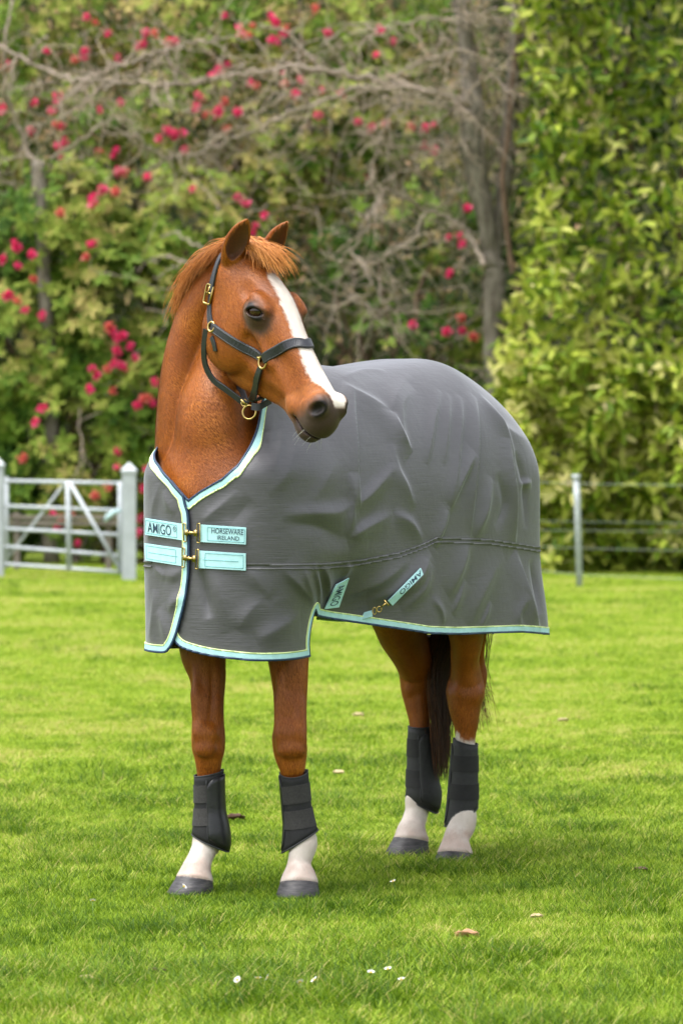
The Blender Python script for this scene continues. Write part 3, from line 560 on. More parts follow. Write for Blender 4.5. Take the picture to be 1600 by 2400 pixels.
_S = np.hstack([PL.sd[:, :0:-1], PL.sd]); _B = _S.copy()      # soften the mitre lines of the distance field deep inside
for _ in range(60):
    _B[1:-1, 1:-1] = (_B[:-2, 1:-1]+_B[2:, 1:-1]+_B[1:-1, :-2]+_B[1:-1, 2:])/4
_B = _B[:, PL.sd.shape[1]-1:]; PL.sd = PL.sd+(_B-PL.sd)*sstep(-.01, -.10, PL.sd)
TOPX = [-.40, -.33, -.26, -.15, 0, .15, .3, .6, .85, 1.0, 1.1, 1.2, 1.45]
TOPZ = [1.44, 1.485, 1.525, 1.59, 1.65, 1.69, 1.685, 1.655, 1.66, 1.63, 1.56, 1.48, 1.40]
_tp = cat_rom(np.stack([TOPX, TOPZ], 1), 6); TOPX, TOPZ = _tp[:, 0], _tp[:, 1]
def trunk_field(P, inset, zc, bottom=None, p=2.3, lift=0.0):
    """P in the horse frame; dome over the plan outline, straight sides below zc (or closed at the belly)"""
    sdv = PL.get(PL.sd, P[:, 0], P[:, 1])+inset; mm = 0.30-inset
    a = np.maximum(1+sdv/mm, 0); top = np.interp(P[:, 0], TOPX, TOPZ)-inset; zc = zc+lift*(.13*sstep(.85, 1.25, P[:, 0])+.10*sstep(.55, -.25, P[:, 0]))
    b = np.maximum(P[:, 2]-zc, 0)/(top-zc)
    q = a**p+b**p
    if bottom is not None: q = q+(np.maximum(zc-P[:, 2], 0)/(zc-np.interp(P[:, 0], *bottom)))**2.2
    return (q**(1/p)-1)*mm

# ------------------------------------------------------------------ legs, read from the photograph: centre px, py, half width px, depth, depth radius factor
EX, EY = A(1, 0, 0), A(0, 1, 0)
def leg(rows):
    C = [unproj(r[0], r[1], r[3]) for r in rows]; r1 = [r[2]/F_PX*r[3] for r in rows]; r2 = [a*r[4] for a, r in zip(r1, rows)]
    return Loft(C, [EX]*len(C), [EY]*len(C), r1, r2, k=4, cap=(.6, .5))
RF = [(462, 1330, 80, 11.50, 1.3), (466, 1430, 70, 11.47, 1.3), (474, 1500, 58, 11.44, 1.25), (478, 1540, 52, 11.43, 1.25), (487, 1589, 42, 11.42, 1.25), (487, 1643, 37, 11.41, 1.2), (486, 1687, 35.5, 11.41, 1.1),
      (487, 1720, 37.5, 11.41, 1.05), (488, 1752, 37.5, 11.41, 1.0), (489, 1779, 32, 11.41, 1.05), (489, 1812, 27, 11.42, 1.1), (488, 1850, 23, 11.42, 1.2), (486, 1920, 24, 11.41, 1.2),
      (484, 1960, 30.5, 11.40, 1.05), (480, 1985, 30, 11.39, 1.0), (470, 2010, 28, 11.37, 1.0), (461, 2036, 34, 11.35, 1.0), (457, 2058, 43, 11.34, 1.0)]
LFr = [(664, 1330, 85, 11.42, 1.3), (668, 1430, 66, 11.38, 1.3), (672, 1500, 53, 11.36, 1.25), (676, 1551, 47, 11.34, 1.25), (680, 1616, 40, 11.33, 1.2), (680, 1670, 37, 11.32, 1.15), (679, 1711, 38, 11.32, 1.05),
       (678, 1730, 40, 11.32, 1.0), (681, 1766, 38.5, 11.32, 1.0), (684, 1793, 32, 11.32, 1.05), (685, 1815, 26, 11.33, 1.1), (690, 1860, 23, 11.33, 1.2), (699, 1920, 24, 11.33, 1.2),
       (708, 1955, 30, 11.32, 1.05), (710, 1978, 32.5, 11.31, 1.0), (706, 2000, 29, 11.30, 1.0), (701, 2024, 26.5, 11.29, 1.0), (701, 2045, 36, 11.28, 1.0), (701, 2066, 44, 11.27, 1.0)]
RH = [(915, 1330, 105, 12.18, 1.1), (918, 1400, 72, 12.24, 1.2), (928, 1445, 58, 12.30, 1.3), (942, 1484, 54, 12.38, 1.3), (966, 1535, 46, 12.45, 1.3), (975, 1568, 42, 12.50, 1.3), (976, 1613, 37, 12.51, 1.3), (980, 1652, 31, 12.50, 1.2),
      (983, 1700, 23, 12.49, 1.2), (983, 1760, 21.5, 12.49, 1.2), (984, 1840, 22.5, 12.48, 1.2), (981, 1872, 31, 12.47, 1.0), (976, 1902, 27, 12.46, 1.0), (968, 1930, 28, 12.44, 1.0), (964, 1948, 34, 12.42, 1.0), (963, 1966, 41, 12.41, 1.0)]
LH = [(1078, 1330, 90, 12.10, 1.2), (1084, 1400, 64, 12.10, 1.3), (1092, 1487, 41, 12.14, 1.5), (1089, 1540, 33, 12.19, 1.6), (1091, 1582, 36, 12.22, 1.5), (1091, 1602, 42, 12.23, 1.3), (1090, 1625, 45, 12.23, 1.2), (1088, 1652, 38.5, 12.23, 1.2),
      (1091, 1695, 29.5, 12.23, 1.2), (1090, 1728, 23.5, 12.23, 1.2), (1089, 1800, 21.5, 12.23, 1.2), (1089, 1880, 23.5, 12.22, 1.15), (1086, 1913, 30, 12.21, 1.05), (1080, 1938, 31, 12.20, 1.0), (1070, 1961, 29, 12.18, 1.0), (1067, 1980, 34, 12.17, 1.0), (1066, 1998, 41, 12.16, 1.0)]
def capsule(rows, cap=(.8, .8)):     # px, py, d, radius in metres
    C = [unproj(*r[:3]) for r in rows]; return Loft(C, [EX]*len(C), [EY]*len(C), [r[3] for r in rows], [r[3] for r in rows], k=3, cap=cap)

def neck(rows):
    C = [unproj(r[0], r[1], r[2]) for r in rows]; return Loft(C, [A(1, -.15, 0)]*len(C), [A(.15, 1, 0)]*len(C), [r[3]/F_PX*r[2] for r in rows], [r[4] for r in rows], k=9)
NAPE = [(575, 603, 11.11, 40, .055), (532, 648, 11.19, 52, .075), (490, 712, 11.26, 60, .09), (460, 790, 11.32, 62, .11), (440, 880, 11.36, 62, .13), (430, 980, 11.39, 61, .15), (428, 1080, 11.43, 63, .17), (440, 1190, 11.50, 82, .2)]
THROAT = [(548, 720, 11.22, 54, .075), (538, 800, 11.24, 62, .085), (524, 880, 11.24, 76, .105), (512, 960, 11.23, 94, .13), (510, 1040, 11.25, 102, .15), (503, 1120, 11.29, 108, .165), (488, 1220, 11.34, 116, .18)]

# ------------------------------------------------------------------ head
HT = np.array([  # x, top, bottom, half widths at 15, 40, 65, 90 % of the height
    (-.03, -.045, -.15, .045, .055, .06, .05), (.03, -.02, -.23, .050, .080, .085, .070), (.08, -.006, -.290, .048, .084, .090, .080), (.15, .006, -.328, .050, .082, .090, .088), (.22, .012, -.340, .050, .080, .087, .097),
    (.28, .008, -.336, .046, .070, .079, .092), (.35, .001, -.303, .040, .060, .068, .073), (.42, -.003, -.250, .034, .053, .060, .056), (.50, -.004, -.203, .034, .048, .054, .046),
    (.56, -.004, -.190, .041, .053, .059, .048), (.61, -.008, -.182, .044, .056, .062, .052), (.65, -.020, -.168, .040, .054, .058, .047), (.70, -.035, -.150, .030, .044, .048, .040)])
HTd = cat_rom(HT, 6); LV = np.array([.15, .40, .65, .90])
def head_base(P):
    L = w2hd(P); x, y, z = L[:, 0], np.abs(L[:, 1]), L[:, 2]; xx = HTd[:, 0]
    zt, zb = np.interp(x, xx, HTd[:, 1]), np.interp(x, xx, HTd[:, 2]); hh = (zt-zb)/2; s = (z-zb)/(2*hh)
    W = np.stack([np.interp(x, xx, HTd[:, 3+i]) for i in range(4)], 1); t = np.clip((s-LV[0])/.25, 0, 2.999); i = t.astype(int); f = t-i; f = f*f*(3-2*f)
    r = np.arange(len(x)); w_ = W[r, i]*(1-f)+W[r, i+1]*f
    cap = np.maximum((x-.615)/.062, 0)**2.2+np.maximum((.02-x)/.07, 0)**2.2
    q = (y/w_)**2.2+np.abs(2*s-1)**2.6+cap
    return (q**(1/2.4)-1)*np.minimum(hh, w_)*0.9
def E(c, r, rot=0.0, sides=(1, -1)):
    out = []
    for s in sides:
        c_, s_ = math.cos(rot), math.sin(rot)
        M = np.stack([c_*HA+s_*HN, HR, -s_*HA+c_*HN]); out.append(Ell(hd2w(A(c[0], c[1]*s, c[2])), r, M))
    return out
def hcaps(p, q, r, sides=(1, -1)):
    out = []
    for s in sides:
        a, b = hd2w(A(p[0], p[1]*s, p[2])), hd2w(A(q[0], q[1]*s, q[2])); m = (a+b)/2
        out.append(Loft([a, m, b], [HR]*3, [HN]*3, [r, r, r], [r, r, r], k=3, cap=(1, 1)))
    return out
def ear(side):
    bx = A(.020, (.070 if side > 0 else -.078), -.040); tip = A(-.004, (.092 if side > 0 else -.070), .108)
    ax = tip-bx; L = np.linalg.norm(ax); ax /= L; op = A(.85, .42 if side > 0 else .10, 0); op -= ax*op.dot(ax); op /= np.linalg.norm(op); la = np.cross(ax, op)
    t = [-.15, 0, .2, .42, .65, .85, 1.0]; w1 = [.026, .033, .0385, .037, .029, .015, .002]; w2 = [.022, .024, .022, .018, .014, .008, .002]
    cur = [0, 0, .0, -.002, -.002, .003, .009]
    C = [bx+ax*L*a+op*c for a, c in zip(t, cur)]
    outer = Loft([hd2w(c) for c in C], [la @ HM]*7, [op @ HM]*7, w1, w2, k=4, margin=.03)
    C2 = [bx+ax*L*a+op*(c+.5*w) for a, c, w in zip(t[1:-1], cur[1:-1], [.022, .024, .022, .018, .010])]
    inner = Loft([hd2w(c) for c in C2], [la @ HM]*5, [op @ HM]*5, [.013, .0275, .029, .021, .007], [.016, .020, .018, .014, .006], k=4, margin=.03)
    return outer, inner
def mouth_f(P):
    L = w2hd(P); x, z = L[:, 0], L[:, 2]; zm = -.141+.25*np.maximum(x-.63, 0)
    return np.maximum(np.abs(z-zm)-.0035, (.575-x))
ops = [('+', Fn(lambda P: trunk_field(w2h(P), .03, 1.22, ([-.4, 0, .3, .6, 1.0, 1.2, 1.45], [1.05, 1.0, .95, .90, .88, .92, 1.0])), (-1, 10.6, .8), (1, 13.2, 1.8)), .02)]
ops += [('+', neck(THROAT), .12), ('+', neck(NAPE), .012)]
for L_ in (RF, LFr, RH, LH): ops.append(('+', leg(L_), .05))
ops += [('+', capsule([(1126, 1480, 12.24, .022), (1121, 1540, 12.29, .018), (1126, 1580, 12.31, .022), (1119, 1620, 12.31, .022), (1108, 1680, 12.28, .02)]), .02),      # left hock and tendon
        ('+', capsule([(1005, 1500, 12.5, .022), (1003, 1550, 12.55, .02), (1005, 1585, 12.57, .023), (1001, 1640, 12.55, .02)]), .02),
        ('+', capsule([(502, 1960, 11.47, .022), (500, 1990, 11.45, .020)]), .02), ('+', capsule([(722, 1962, 11.36, .024), (722, 1985, 11.35, .020)]), .02),                 # fetlock backs
        ('+', capsule([(502, 1645, 11.38, .022), (508, 1720, 11.39, .020), (505, 1760, 11.39, .02)]), .025), ('+', capsule([(695, 1650, 11.29, .022), (702, 1715, 11.28, .020), (699, 1755, 11.28, .02)]), .025),
        ('+', capsule([(466, 1625, 11.37, .022), (470, 1700, 11.36, .022), (474, 1748, 11.36, .02)]), .025), ('+', capsule([(661, 1640, 11.28, .022), (662, 1715, 11.27, .022), (668, 1750, 11.27, .02)]), .025)]
ops += [('+', Fn(head_base, hd2w(A(.3, 0, -.15))-.55, hd2w(A(.3, 0, -.15))+.55), .016)]
def bump(px, py, d, r, op='+', k=.012): ops.append((op, Ell(unproj(px, py, d), A(*r)), k))
for (x_, d_) in ((480, 11.345), (676, 11.255)):
    bump(x_-8, 1714, d_+.006, (.022, .016, .026), '+', .025); bump(x_+14, 1718, d_+.010, (.018, .015, .024), '+', .025); bump(x_+2, 1756, d_+.006, (.026, .014, .018), '+', .03)
    bump(x_+18, 1610, d_+.0, (.007, .016, .075), '-', .02); bump(x_-20, 1620, d_+.012, (.010, .014, .07), '+', .02)
bump(1078, 1612, 12.175, (.020, .016, .030)); bump(1110, 1625, 12.18, (.016, .016, .030)); bump(962, 1610, 12.46, (.016, .016, .03))
def pls(lst, k, op='+'):
    for e in lst: ops.append((op, e, k))
pls(E((.19, .046, -.205), (.128, .046, .130), .15), .02)                 # cheeks
pls(E((.300, .050, -.225), (.05, .02, .05)), .03, '-') if False else None
EYE_C = A(.238, .070, -.053); EYE_D = A(.40, .86, .30); EYE_D = EYE_D/np.linalg.norm(EYE_D)
pls(E(EYE_C, (.048, .037, .042)), .022)                                  # eye bulges
pls(hcaps((.195, .080, -.028), (.262, .078, -.020), .012), .018)         # brows
pls(E((.158, .086, -.045), (.026, .014, .018)), .025, '-')               # hollow above the eye
pls(hcaps((.265, .066, -.112), (.390, .048, -.112), .009), .03)         # facial crest
pls(E((.335, .074, -.155), (.07, .016, .03), -.35), .03, '-')            # hollow in front of the cheek
pls(E((.47, .060, -.075), (.075, .012, .022)), .03, '-')                 # hollow beside the nasal bone
pls(E((.616, .043, -.040), (.037, .023, .037)), .018)                    # nostril flare
pls(E((.640, 0, -.100), (.036, .044, .044), sides=(1,)), .02)            # upper lip
pls(E((.618, 0, -.160), (.040, .032, .024), sides=(1,)), .018)           # chin
pls(E((.548, .040, -.135), (.03, .014, .022)), .02)                      # corner of the mouth
pls(E((.632, .068, -.034), (.0175, .024, .0330), -.35), .008, '-')       # nostrils
pls([Fn(mouth_f, hd2w(A(.62, 0, -.13))-.16, hd2w(A(.62, 0, -.13))+.16)], .008, '-')
for s_ in (1, -1):                                                       # eye openings and lids
    D_ = EYE_D*A(1, s_, 1); t1_ = A(.74, 0, .62); t1_ -= D_*t1_.dot(D_); t1_ /= np.linalg.norm(t1_); t2_ = np.cross(D_, t1_)*s_
    if t2_[2] < 0: t2_ = -t2_
    c_ = EYE_C*A(1, s_, 1); M_ = np.stack([t1_ @ HM, t2_ @ HM, D_ @ HM])
    ops.append(('-', Ell(hd2w(c_+D_*.035), (.0330, .0150, .026), M_), .004))
    for sg_, rr_ in ((1, .0058), (-1, .0045)):
        q_ = [hd2w(c_+D_*dd+t1_*x+t2_*sg_*y) for x, y, dd in ((-.034, .002, .026), (-.018, .0140, .032), (.0, .0175, .034), (.017, .0140, .033), (.034, .001, .028))]
        ops.append(('+', Loft(q_, [HR]*5, [HN]*5, [rr_*.7, rr_, rr_, rr_, rr_*.7], [rr_*.7, rr_, rr_, rr_, rr_*.7], k=3, cap=(1, 1), margin=.03), .006))
for s_ in (1, -1):
    o_, i_ = ear(s_); ops.append(('+', o_, .018)); ops.append(('-', i_, .004))
HV, HQ = surface_nets(lambda P: sdf_eval(ops, P), (-.85, 10.55, 0), (.95, 13.1, 2.25), 0.005)
HV = np.where(((w2hd(HV)[:, [0]] > .02) & (HV[:, [2]] > 1.25)) | (HV[:, [2]] < .75), relax(HV, HQ, 1, .35), relax(HV, HQ, 4, .5))

# ------------------------------------------------------------------ coat colours (white blaze and socks, dark skin round the eyes and muzzle)
hl = w2hd(HV); hx, hy, hz = hl[:, 0], hl[:, 1], hl[:, 2]
nz = vnoise(HV*90, 1)*.5+vnoise(HV*220, 2)*.5
is_head = (hx > -.1) & (hx < .8) & (np.abs(hy) < .2) & (hz > -.4) & (HV[:, 2] > 1.25)
cen = np.interp(hx, [.1, .45, .52, .6, .68], [-.002, -.003, -.006, -.016, -.02])
hwid = np.interp(hx, [.10, .15, .25, .40, .46, .53, .58, .62, .66, .68], [.002, .025, .032, .031, .035, .040, .031, .024, .015, .003])
blaze = sstep(.004, -.004, np.abs(hy-cen)-hwid+nz*.005)*sstep(-.075, -.055, hz-1.2*np.maximum(hx-.60, 0))*is_head*sstep(.115, .145, hx+nz*.012)
muz = sstep(.565, .625, hx+.35*(-.09-hz)*(hz < -.09)+nz*.006)*is_head
eyed = sstep(1.15, .6, np.sqrt(((hx-.258)/.070)**2+((hz+.062)/.056)**2)+nz*.12)*is_head*(np.abs(hy) > .05)
eard = 0*hx
for s_ in (1, -1):
    i_ = ear(s_)[1]; m = ((HV >= i_.lo) & (HV <= i_.hi)).all(1); eard[m] = np.maximum(eard[m], sstep(.003, -.002, i_(HV[m])-.0015))
white = blaze*1.0
sock = np.zeros(len(HV)); hh_ = w2h(HV)
zt_ = np.where(hh_[:, 0] > .6, .27, np.where(HV[:, 0] > .30, .40+.03*np.exp(-((HV[:, 0]-.395)/.012)**2), .33))
sock = sstep(.008, -.008, HV[:, 2]-zt_+nz*.01)
stain = sstep(.115, .075, HV[:, 2]+nz*.02)*sock*(.55+.45*vnoise(HV*45, 6)); white = np.maximum(white, sock*(1-.42*stain)*(1-.10*np.clip(vnoise(HV*18, 8), 0, 1)))
dark = np.maximum(np.maximum(muz*(1-blaze)*.92, eyed*.85), eard*.62)
hoofline = sstep(.085, .07, HV[:, 2])*sock
# ------------------------------------------------------------------ horse objects
def coat_material():
    m, n, b = mat_new('chestnut_coat'); L = n.links.new
    tc = nd(n, 'ShaderNodeTexCoord')
    n1 = nd(n, 'ShaderNodeTexNoise', Scale=5.0, Detail=3.0); L(tc.outputs['Object'], n1.inputs['Vector'])
    mp = nd(n, 'ShaderNodeMapping'); mp.inputs['Scale'].default_value = (330, 330, 70); L(tc.outputs['Object'], mp.inputs[0])
    n2 = nd(n, 'ShaderNodeTexNoise', Scale=1.0, Detail=3.0, Roughness=0.6); L(mp.outputs[0], n2.inputs['Vector'])
    r1 = ramp(n, [(0.32, (0.175, 0.045, 0.006)), (0.55, (0.28, 0.080, 0.010)), (0.75, (0.37, 0.120, 0.017))]); L(n1.outputs['Fac'], r1.inputs[0])
    r2 = ramp(n, [(0.28, (0.60, 0.57, 0.54)), (0.72, (1.25, 1.28, 1.3))]); L(n2.outputs['Fac'], r2.inputs[0])
    mx = nd(n, 'ShaderNodeMix', data_type='RGBA', blend_type='MULTIPLY'); mx.inputs['Factor'].default_value = 1
    L(r1.outputs[0], mx.inputs[6]); L(r2.outputs[0], mx.inputs[7])
    def over(prev, an, col, nsc):
        a = nd(n, 'ShaderNodeAttribute', attribute_name=an); x = nd(n, 'ShaderNodeMix', data_type='RGBA')
        t = nd(n, 'ShaderNodeTexNoise', Scale=nsc, Detail=2.0); L(tc.outputs['Object'], t.inputs['Vector'])
        r = ramp(n, [(0.35, tuple(c*.94 for c in col)), (0.65, tuple(min(1, c*1.04) for c in col))]); L(t.outputs['Fac'], r.inputs[0])
        L(a.outputs['Fac'], x.inputs[0]); L(prev, x.inputs[6]); L(r.outputs[0], x.inputs[7]); return x.outputs[2]
    o = over(mx.outputs[2], 'dark', (0.040, 0.030, 0.027), 90)
    o = over(o, 'white', (0.69, 0.62, 0.56), 60)
    o = over(o, 'hole', (0.010, 0.007, 0.007), 60)
    L(o, b.inputs['Base Color']); b.inputs['Roughness'].default_value = 0.55
    b.inputs['Specular IOR Level'].default_value = 0.30
    b.inputs['Sheen Weight'].default_value = 0.12; b.inputs['Sheen Roughness'].default_value = 0.4; b.inputs['Sheen Tint'].default_value = (1, .8, .6, 1)
    bp = nd(n, 'ShaderNodeBump', Strength=0.35, Distance=0.0015); L(n2.outputs['Fac'], bp.inputs['Height']); L(bp.outputs[0], b.inputs['Normal'])
    return m
M_COAT = coat_material()
horse = empty('horse', (0.0, 11.8, 0.0))
tag(horse, 'chestnut horse with white blaze and white socks on the grass, head turned right', 'horse')
me = mesh('body', HV, HQ); attr(me, 'white', white); attr(me, 'dark', dark)
holes = np.zeros(len(HV))
for s_ in (1, -1):
    holes = np.maximum(holes, sstep(1.3, .95, np.sqrt(((hx-.634)/.019)**2+((hy*s_-.054)/.020)**2+((hz+.033)/.030)**2)))
    holes = np.maximum(holes, sstep(1.2, .9, np.sqrt(((hx-.250)/.034)**2+((hy*s_-.098)/.026)**2+((hz+.044)/.018)**2)))
holes = np.maximum(holes, sstep(.008, .003, np.abs(hz+.141-.25*np.maximum(hx-.63, 0)))*(hx > .575)*is_head*.8)
attr(me, 'hole', holes)
body = attach(link('body', me, M_COAT), horse)
body['label'] = 'glossy chestnut body with white blaze, white socks and dark muzzle'
# eyes
def eye_mat():
    m, n, b = mat_new('eye'); tc = nd(n, 'ShaderNodeTexCoord'); b.inputs['Roughness'].default_value = 0.06
    mp = nd(n, 'ShaderNodeMapping'); mp.inputs['Scale'].default_value = (55, 25, 110); n.links.new(tc.outputs['Object'], mp.inputs[0])
    g = nd(n, 'ShaderNodeTexGradient', gradient_type='SPHERICAL'); n.links.new(mp.outputs[0], g.inputs[0])
    r = ramp(n, [(0.0, (0.035, 0.013, 0.006)), (0.3, (0.012, 0.006, 0.004)), (0.5, (0.002, 0.002, 0.003))]); n.links.new(g.outputs['Fac'], r.inputs[0])
    n.links.new(r.outputs[0], b.inputs['Base Color']); return m
M_EYE = eye_mat()
for s_ in (1, -1):
    bm = bmesh.new(); bmesh.ops.create_uvsphere(bm, u_segments=24, v_segments=16, radius=.0300)
    em = bpy.data.meshes.new('eye'); bm.to_mesh(em); bm.free()
    o = link('eye', em, M_EYE); o.location = hd2w(EYE_C*A(1, s_, 1)+EYE_D*A(1, s_, 1)*.0035); attach(o, horse)
# hooves
def hoof_mat():
    m, n, b = mat_new('hoof_horn'); tc = nd(n, 'ShaderNodeTexCoord'); b.inputs['Roughness'].default_value = 0.55
    mp = nd(n, 'ShaderNodeMapping'); mp.inputs['Scale'].default_value = (30, 30, 160); n.links.new(tc.outputs['Object'], mp.inputs[0])
    t = nd(n, 'ShaderNodeTexNoise', Scale=1.0, Detail=4.0); n.links.new(mp.outputs[0], t.inputs['Vector'])
    r = ramp(n, [(0.3, (0.016, 0.015, 0.017)), (0.6, (0.050, 0.047, 0.050)), (0.8, (0.11, 0.095, 0.085))]); n.links.new(t.outputs['Fac'], r.inputs[0])
    n.links.new(r.outputs[0], b.inputs['Base Color'])
    bp = nd(n, 'ShaderNodeBump', Strength=0.5, Distance=0.002); n.links.new(t.outputs['Fac'], bp.inputs['Height']); n.links.new(bp.outputs[0], b.inputs['Normal']); return m
M_HOOF = hoof_mat()
def hoof(px, py, hw, d, toe):
    c = unproj(px, py, d); r = hw/F_PX*d; t = A(*toe, 0); t /= np.linalg.norm(t); l = A(-t[1], t[0], 0); V = []; n = 28
    for k, (zz, gr, sh) in enumerate([(1.06, .90, 0), (1.0, 1.04, .0), (.93, 1.03, .002), (.5, 1.12, .016), (.06, 1.20, .030), (0, 1.18, .031)]):
        for j in range(n):
            a = 2*math.pi*j/n; ca, sa = math.cos(a), math.sin(a)
            slope = .012*ca                                         # the band sits higher at the toe
            z = G0+(c[2]+slope-G0)*zz if zz < 1 else c[2]+slope+(zz-1)*.05
            V.append(c*A(1, 1, 0)+t*(ca*r*gr*(1.0 if ca > 0 else .92)+sh*(1 if ca > -.3 else .4))+l*sa*r*gr*.98+A(0, 0, max(z, G0-.005)))
    Fc = [(k*n+j, k*n+(j+1) % n, (k+1)*n+(j+1) % n, (k+1)*n+j) for k in range(5) for j in range(n)]+[tuple(5*n+j for j in range(n))]
    attach(link('hoof', mesh('hoof', V, Fc), M_HOOF), horse)
hoof(457, 2060, 43, 11.34, (-.62, -.78)); hoof(701, 2068, 44, 11.27, (-.12, -1)); hoof(963, 1968, 41, 12.41, (-.66, -.75)); hoof(1066, 2000, 41, 12.16, (-.25, -.95))
# hair
def hair_mat(name, c0, c1, rough=0.4):
    m, n, b = mat_new(name); a = nd(n, 'ShaderNodeAttribute', attribute_name='tone'); r = ramp(n, [(0, c0), (1, c1)])
    n.links.new(a.outputs['Fac'], r.inputs[0]); n.links.new(r.outputs[0], b.inputs['Base Color']); b.inputs['Roughness'].default_value = rough
    b.inputs['Specular IOR Level'].default_value = 0.3; return m
M_MANE = hair_mat('mane_hair', (0.22, 0.066, 0.010), (0.66, 0.27, 0.06)); M_TAIL = hair_mat('tail_hair', (0.012, 0.006, 0.004), (0.17, 0.06, 0.02))
def strands(name, curves, mat, rad, tones, parent, n=3):
    V, Fc, T = [], [], []
    for pts, tone in zip(curves, tones):
        P = np.asarray(pts); m = len(P); Tn = np.gradient(P, axis=0); Tn /= np.linalg.norm(Tn, axis=1)[:, None]+1e-9
        u = np.cross(Tn, A(.3, .8, .5)); u /= np.linalg.norm(u, axis=1)[:, None]+1e-9; w_ = np.cross(Tn, u); b = len(V)
        rr = rad*np.linspace(1, .25, m)
        for i in range(m):
            for j in range(n):
                a = 2*math.pi*j/n; V.append(P[i]+rr[i]*(math.cos(a)*u[i]+math.sin(a)*w_[i])); T.append(tone)
        Fc += [(b+i*n+j, b+i*n+(j+1) % n, b+(i+1)*n+(j+1) % n, b+(i+1)*n+j) for i in range(m-1) for j in range(n)]
    me = mesh(name, V, np.array(Fc)); attr(me, 'tone', np.array(T)); return attach(link(name, me, mat), parent)
rng = np.random.RandomState(5)
def bez(p0, p1, p2, n=8):
    t = np.linspace(0, 1, n)[:, None]; return (1-t)**2*p0+2*t*(1-t)*p1+t*t*p2
roots = cat_rom([unproj(592, 566, 11.05), unproj(552, 572, 11.13), unproj(508, 592, 11.20), unproj(472, 626, 11.27), unproj(446, 668, 11.31)], 20)
tips = cat_rom([unproj(556, 596, 11.05), unproj(482, 612, 11.10), unproj(436, 660, 11.18), unproj(413, 708, 11.25), unproj(408, 752, 11.31)], 20)
cv, tn = [], []
for k in range(1500):
    i = rng.randint(len(roots)); c_ = rng.normal(size=3)
    r0 = roots[i]+rng.normal(size=3)*A(.008, .012, .006); cl = vnoise(np.array([[i*.35, k % 7, 0.]]), 9)[0]
    ln = rng.uniform(.50, .98)+.18*cl; t0 = r0+(tips[i]-roots[i])*ln+rng.normal(size=3)*A(.010, .012, .010)
    mid = (r0+t0)/2+A(-.020, .0, .022)+rng.normal(size=3)*.006
    cv.append(bez(r0, mid, t0)); tn.append(np.clip(.5+.35*cl+rng.normal()*.22, 0, 1))
for k in range(160):
    i = rng.randint(len(roots)); r0 = roots[i]+rng.normal(size=3)*.008; t0 = r0+(tips[i]-roots[i])*rng.uniform(.8, 1.15)+rng.normal(size=3)*.018; cv.append(bez(r0, (r0+t0)/2+A(-.02, 0, .04)+rng.normal(size=3)*.012, t0)); tn.append(rng.uniform(.6, 1))
strands('mane', cv, M_MANE, .0013, tn, horse)
cv, tn = [], []
for k in range(480):
    a = rng.uniform(-1, 1); r0 = hd2w(A(rng.uniform(-.015, .03), .045*a, rng.uniform(-.01, .012)+.0)); cl = vnoise(np.array([[a*4, k % 5, 0.]]), 4)[0]
    ln = rng.uniform(.04, .15)*(1-.35*abs(a))+.03*cl; lat = a*.06+rng.normal()*.018-.014
    t0 = hd2w(A(.025+ln, lat, .030-.06*abs(lat)/.06*.3+rng.uniform(-.008, .018)))
    mid = hd2w(A(.03+ln*.35, (.045*a+lat)/2, .034+rng.uniform(-.004, .01)))
    cv.append(bez(r0, mid, t0)); tn.append(np.clip(.55+.3*cl+rng.normal()*.2, 0, 1))
for k in range(130):      # flyaways
    a = rng.uniform(-1, 1); r0 = hd2w(A(rng.uniform(-.01, .03), .045*a, .005)); ln = rng.uniform(.08, .15); lat = a*.060-.018+rng.normal()*.018
    t0 = hd2w(A(.02+ln, lat, .035+rng.uniform(-.01, .03))); cv.append(bez(r0, hd2w(A(.035+ln*.3, (.045*a+lat)/2, .055+rng.uniform(-.01, .015))), t0)); tn.append(rng.uniform(.6, 1))
strands('forelock', cv, M_MANE, .0012, tn, horse)
cv, tn = [], []
for k in range(1500):
    a = np.clip(rng.normal()*.55, -1.6, 1.6); d0 = 12.47+rng.normal()*.03
    w0 = 1072+a*38; top = unproj(w0, 1400, d0+.03); sp = rng.random() < .12
    yb = rng.uniform(1640, 1832) if not sp else rng.uniform(1600, 1720)
    bx_ = 1033+a*17+rng.normal()*5 if not sp else (1132+rng.normal()*14)
    mid = unproj((w0+bx_)/2+(8 if sp else -20), 1580+rng.normal()*10, d0); low = unproj(bx_+rng.normal()*3, yb, d0-.02)
    cv.append(cat_rom([top, unproj(w0-10 if not sp else w0+30, 1480, d0+.02), mid, low], 4)); tn.append(np.clip(.12+rng.exponential(.12)+(.4 if a < -.8 or sp else 0), 0, 1))
strands('tail', cv, M_TAIL, .0016, tn, horse)
cv = []
for k in range(46):
    x_, y_, z_ = rng.uniform(.585, .66), rng.uniform(-.04, .045), rng.uniform(-.175, -.12); p = hd2w(A(x_, y_, z_)); dv = hd2w(A(x_+.006, y_*1.6, z_-.03))-p
    if k % 3 == 0: continue
    cv.append(bez(p, p+dv*.6, p+dv*rng.uniform(.9, 1.5)+A(0, 0, -.006), 5))
tag(strands('whiskers', cv, simple_mat('whisker', (.7, .68, .64), .5), .0005, [0]*len(cv), horse), kind='stuff')
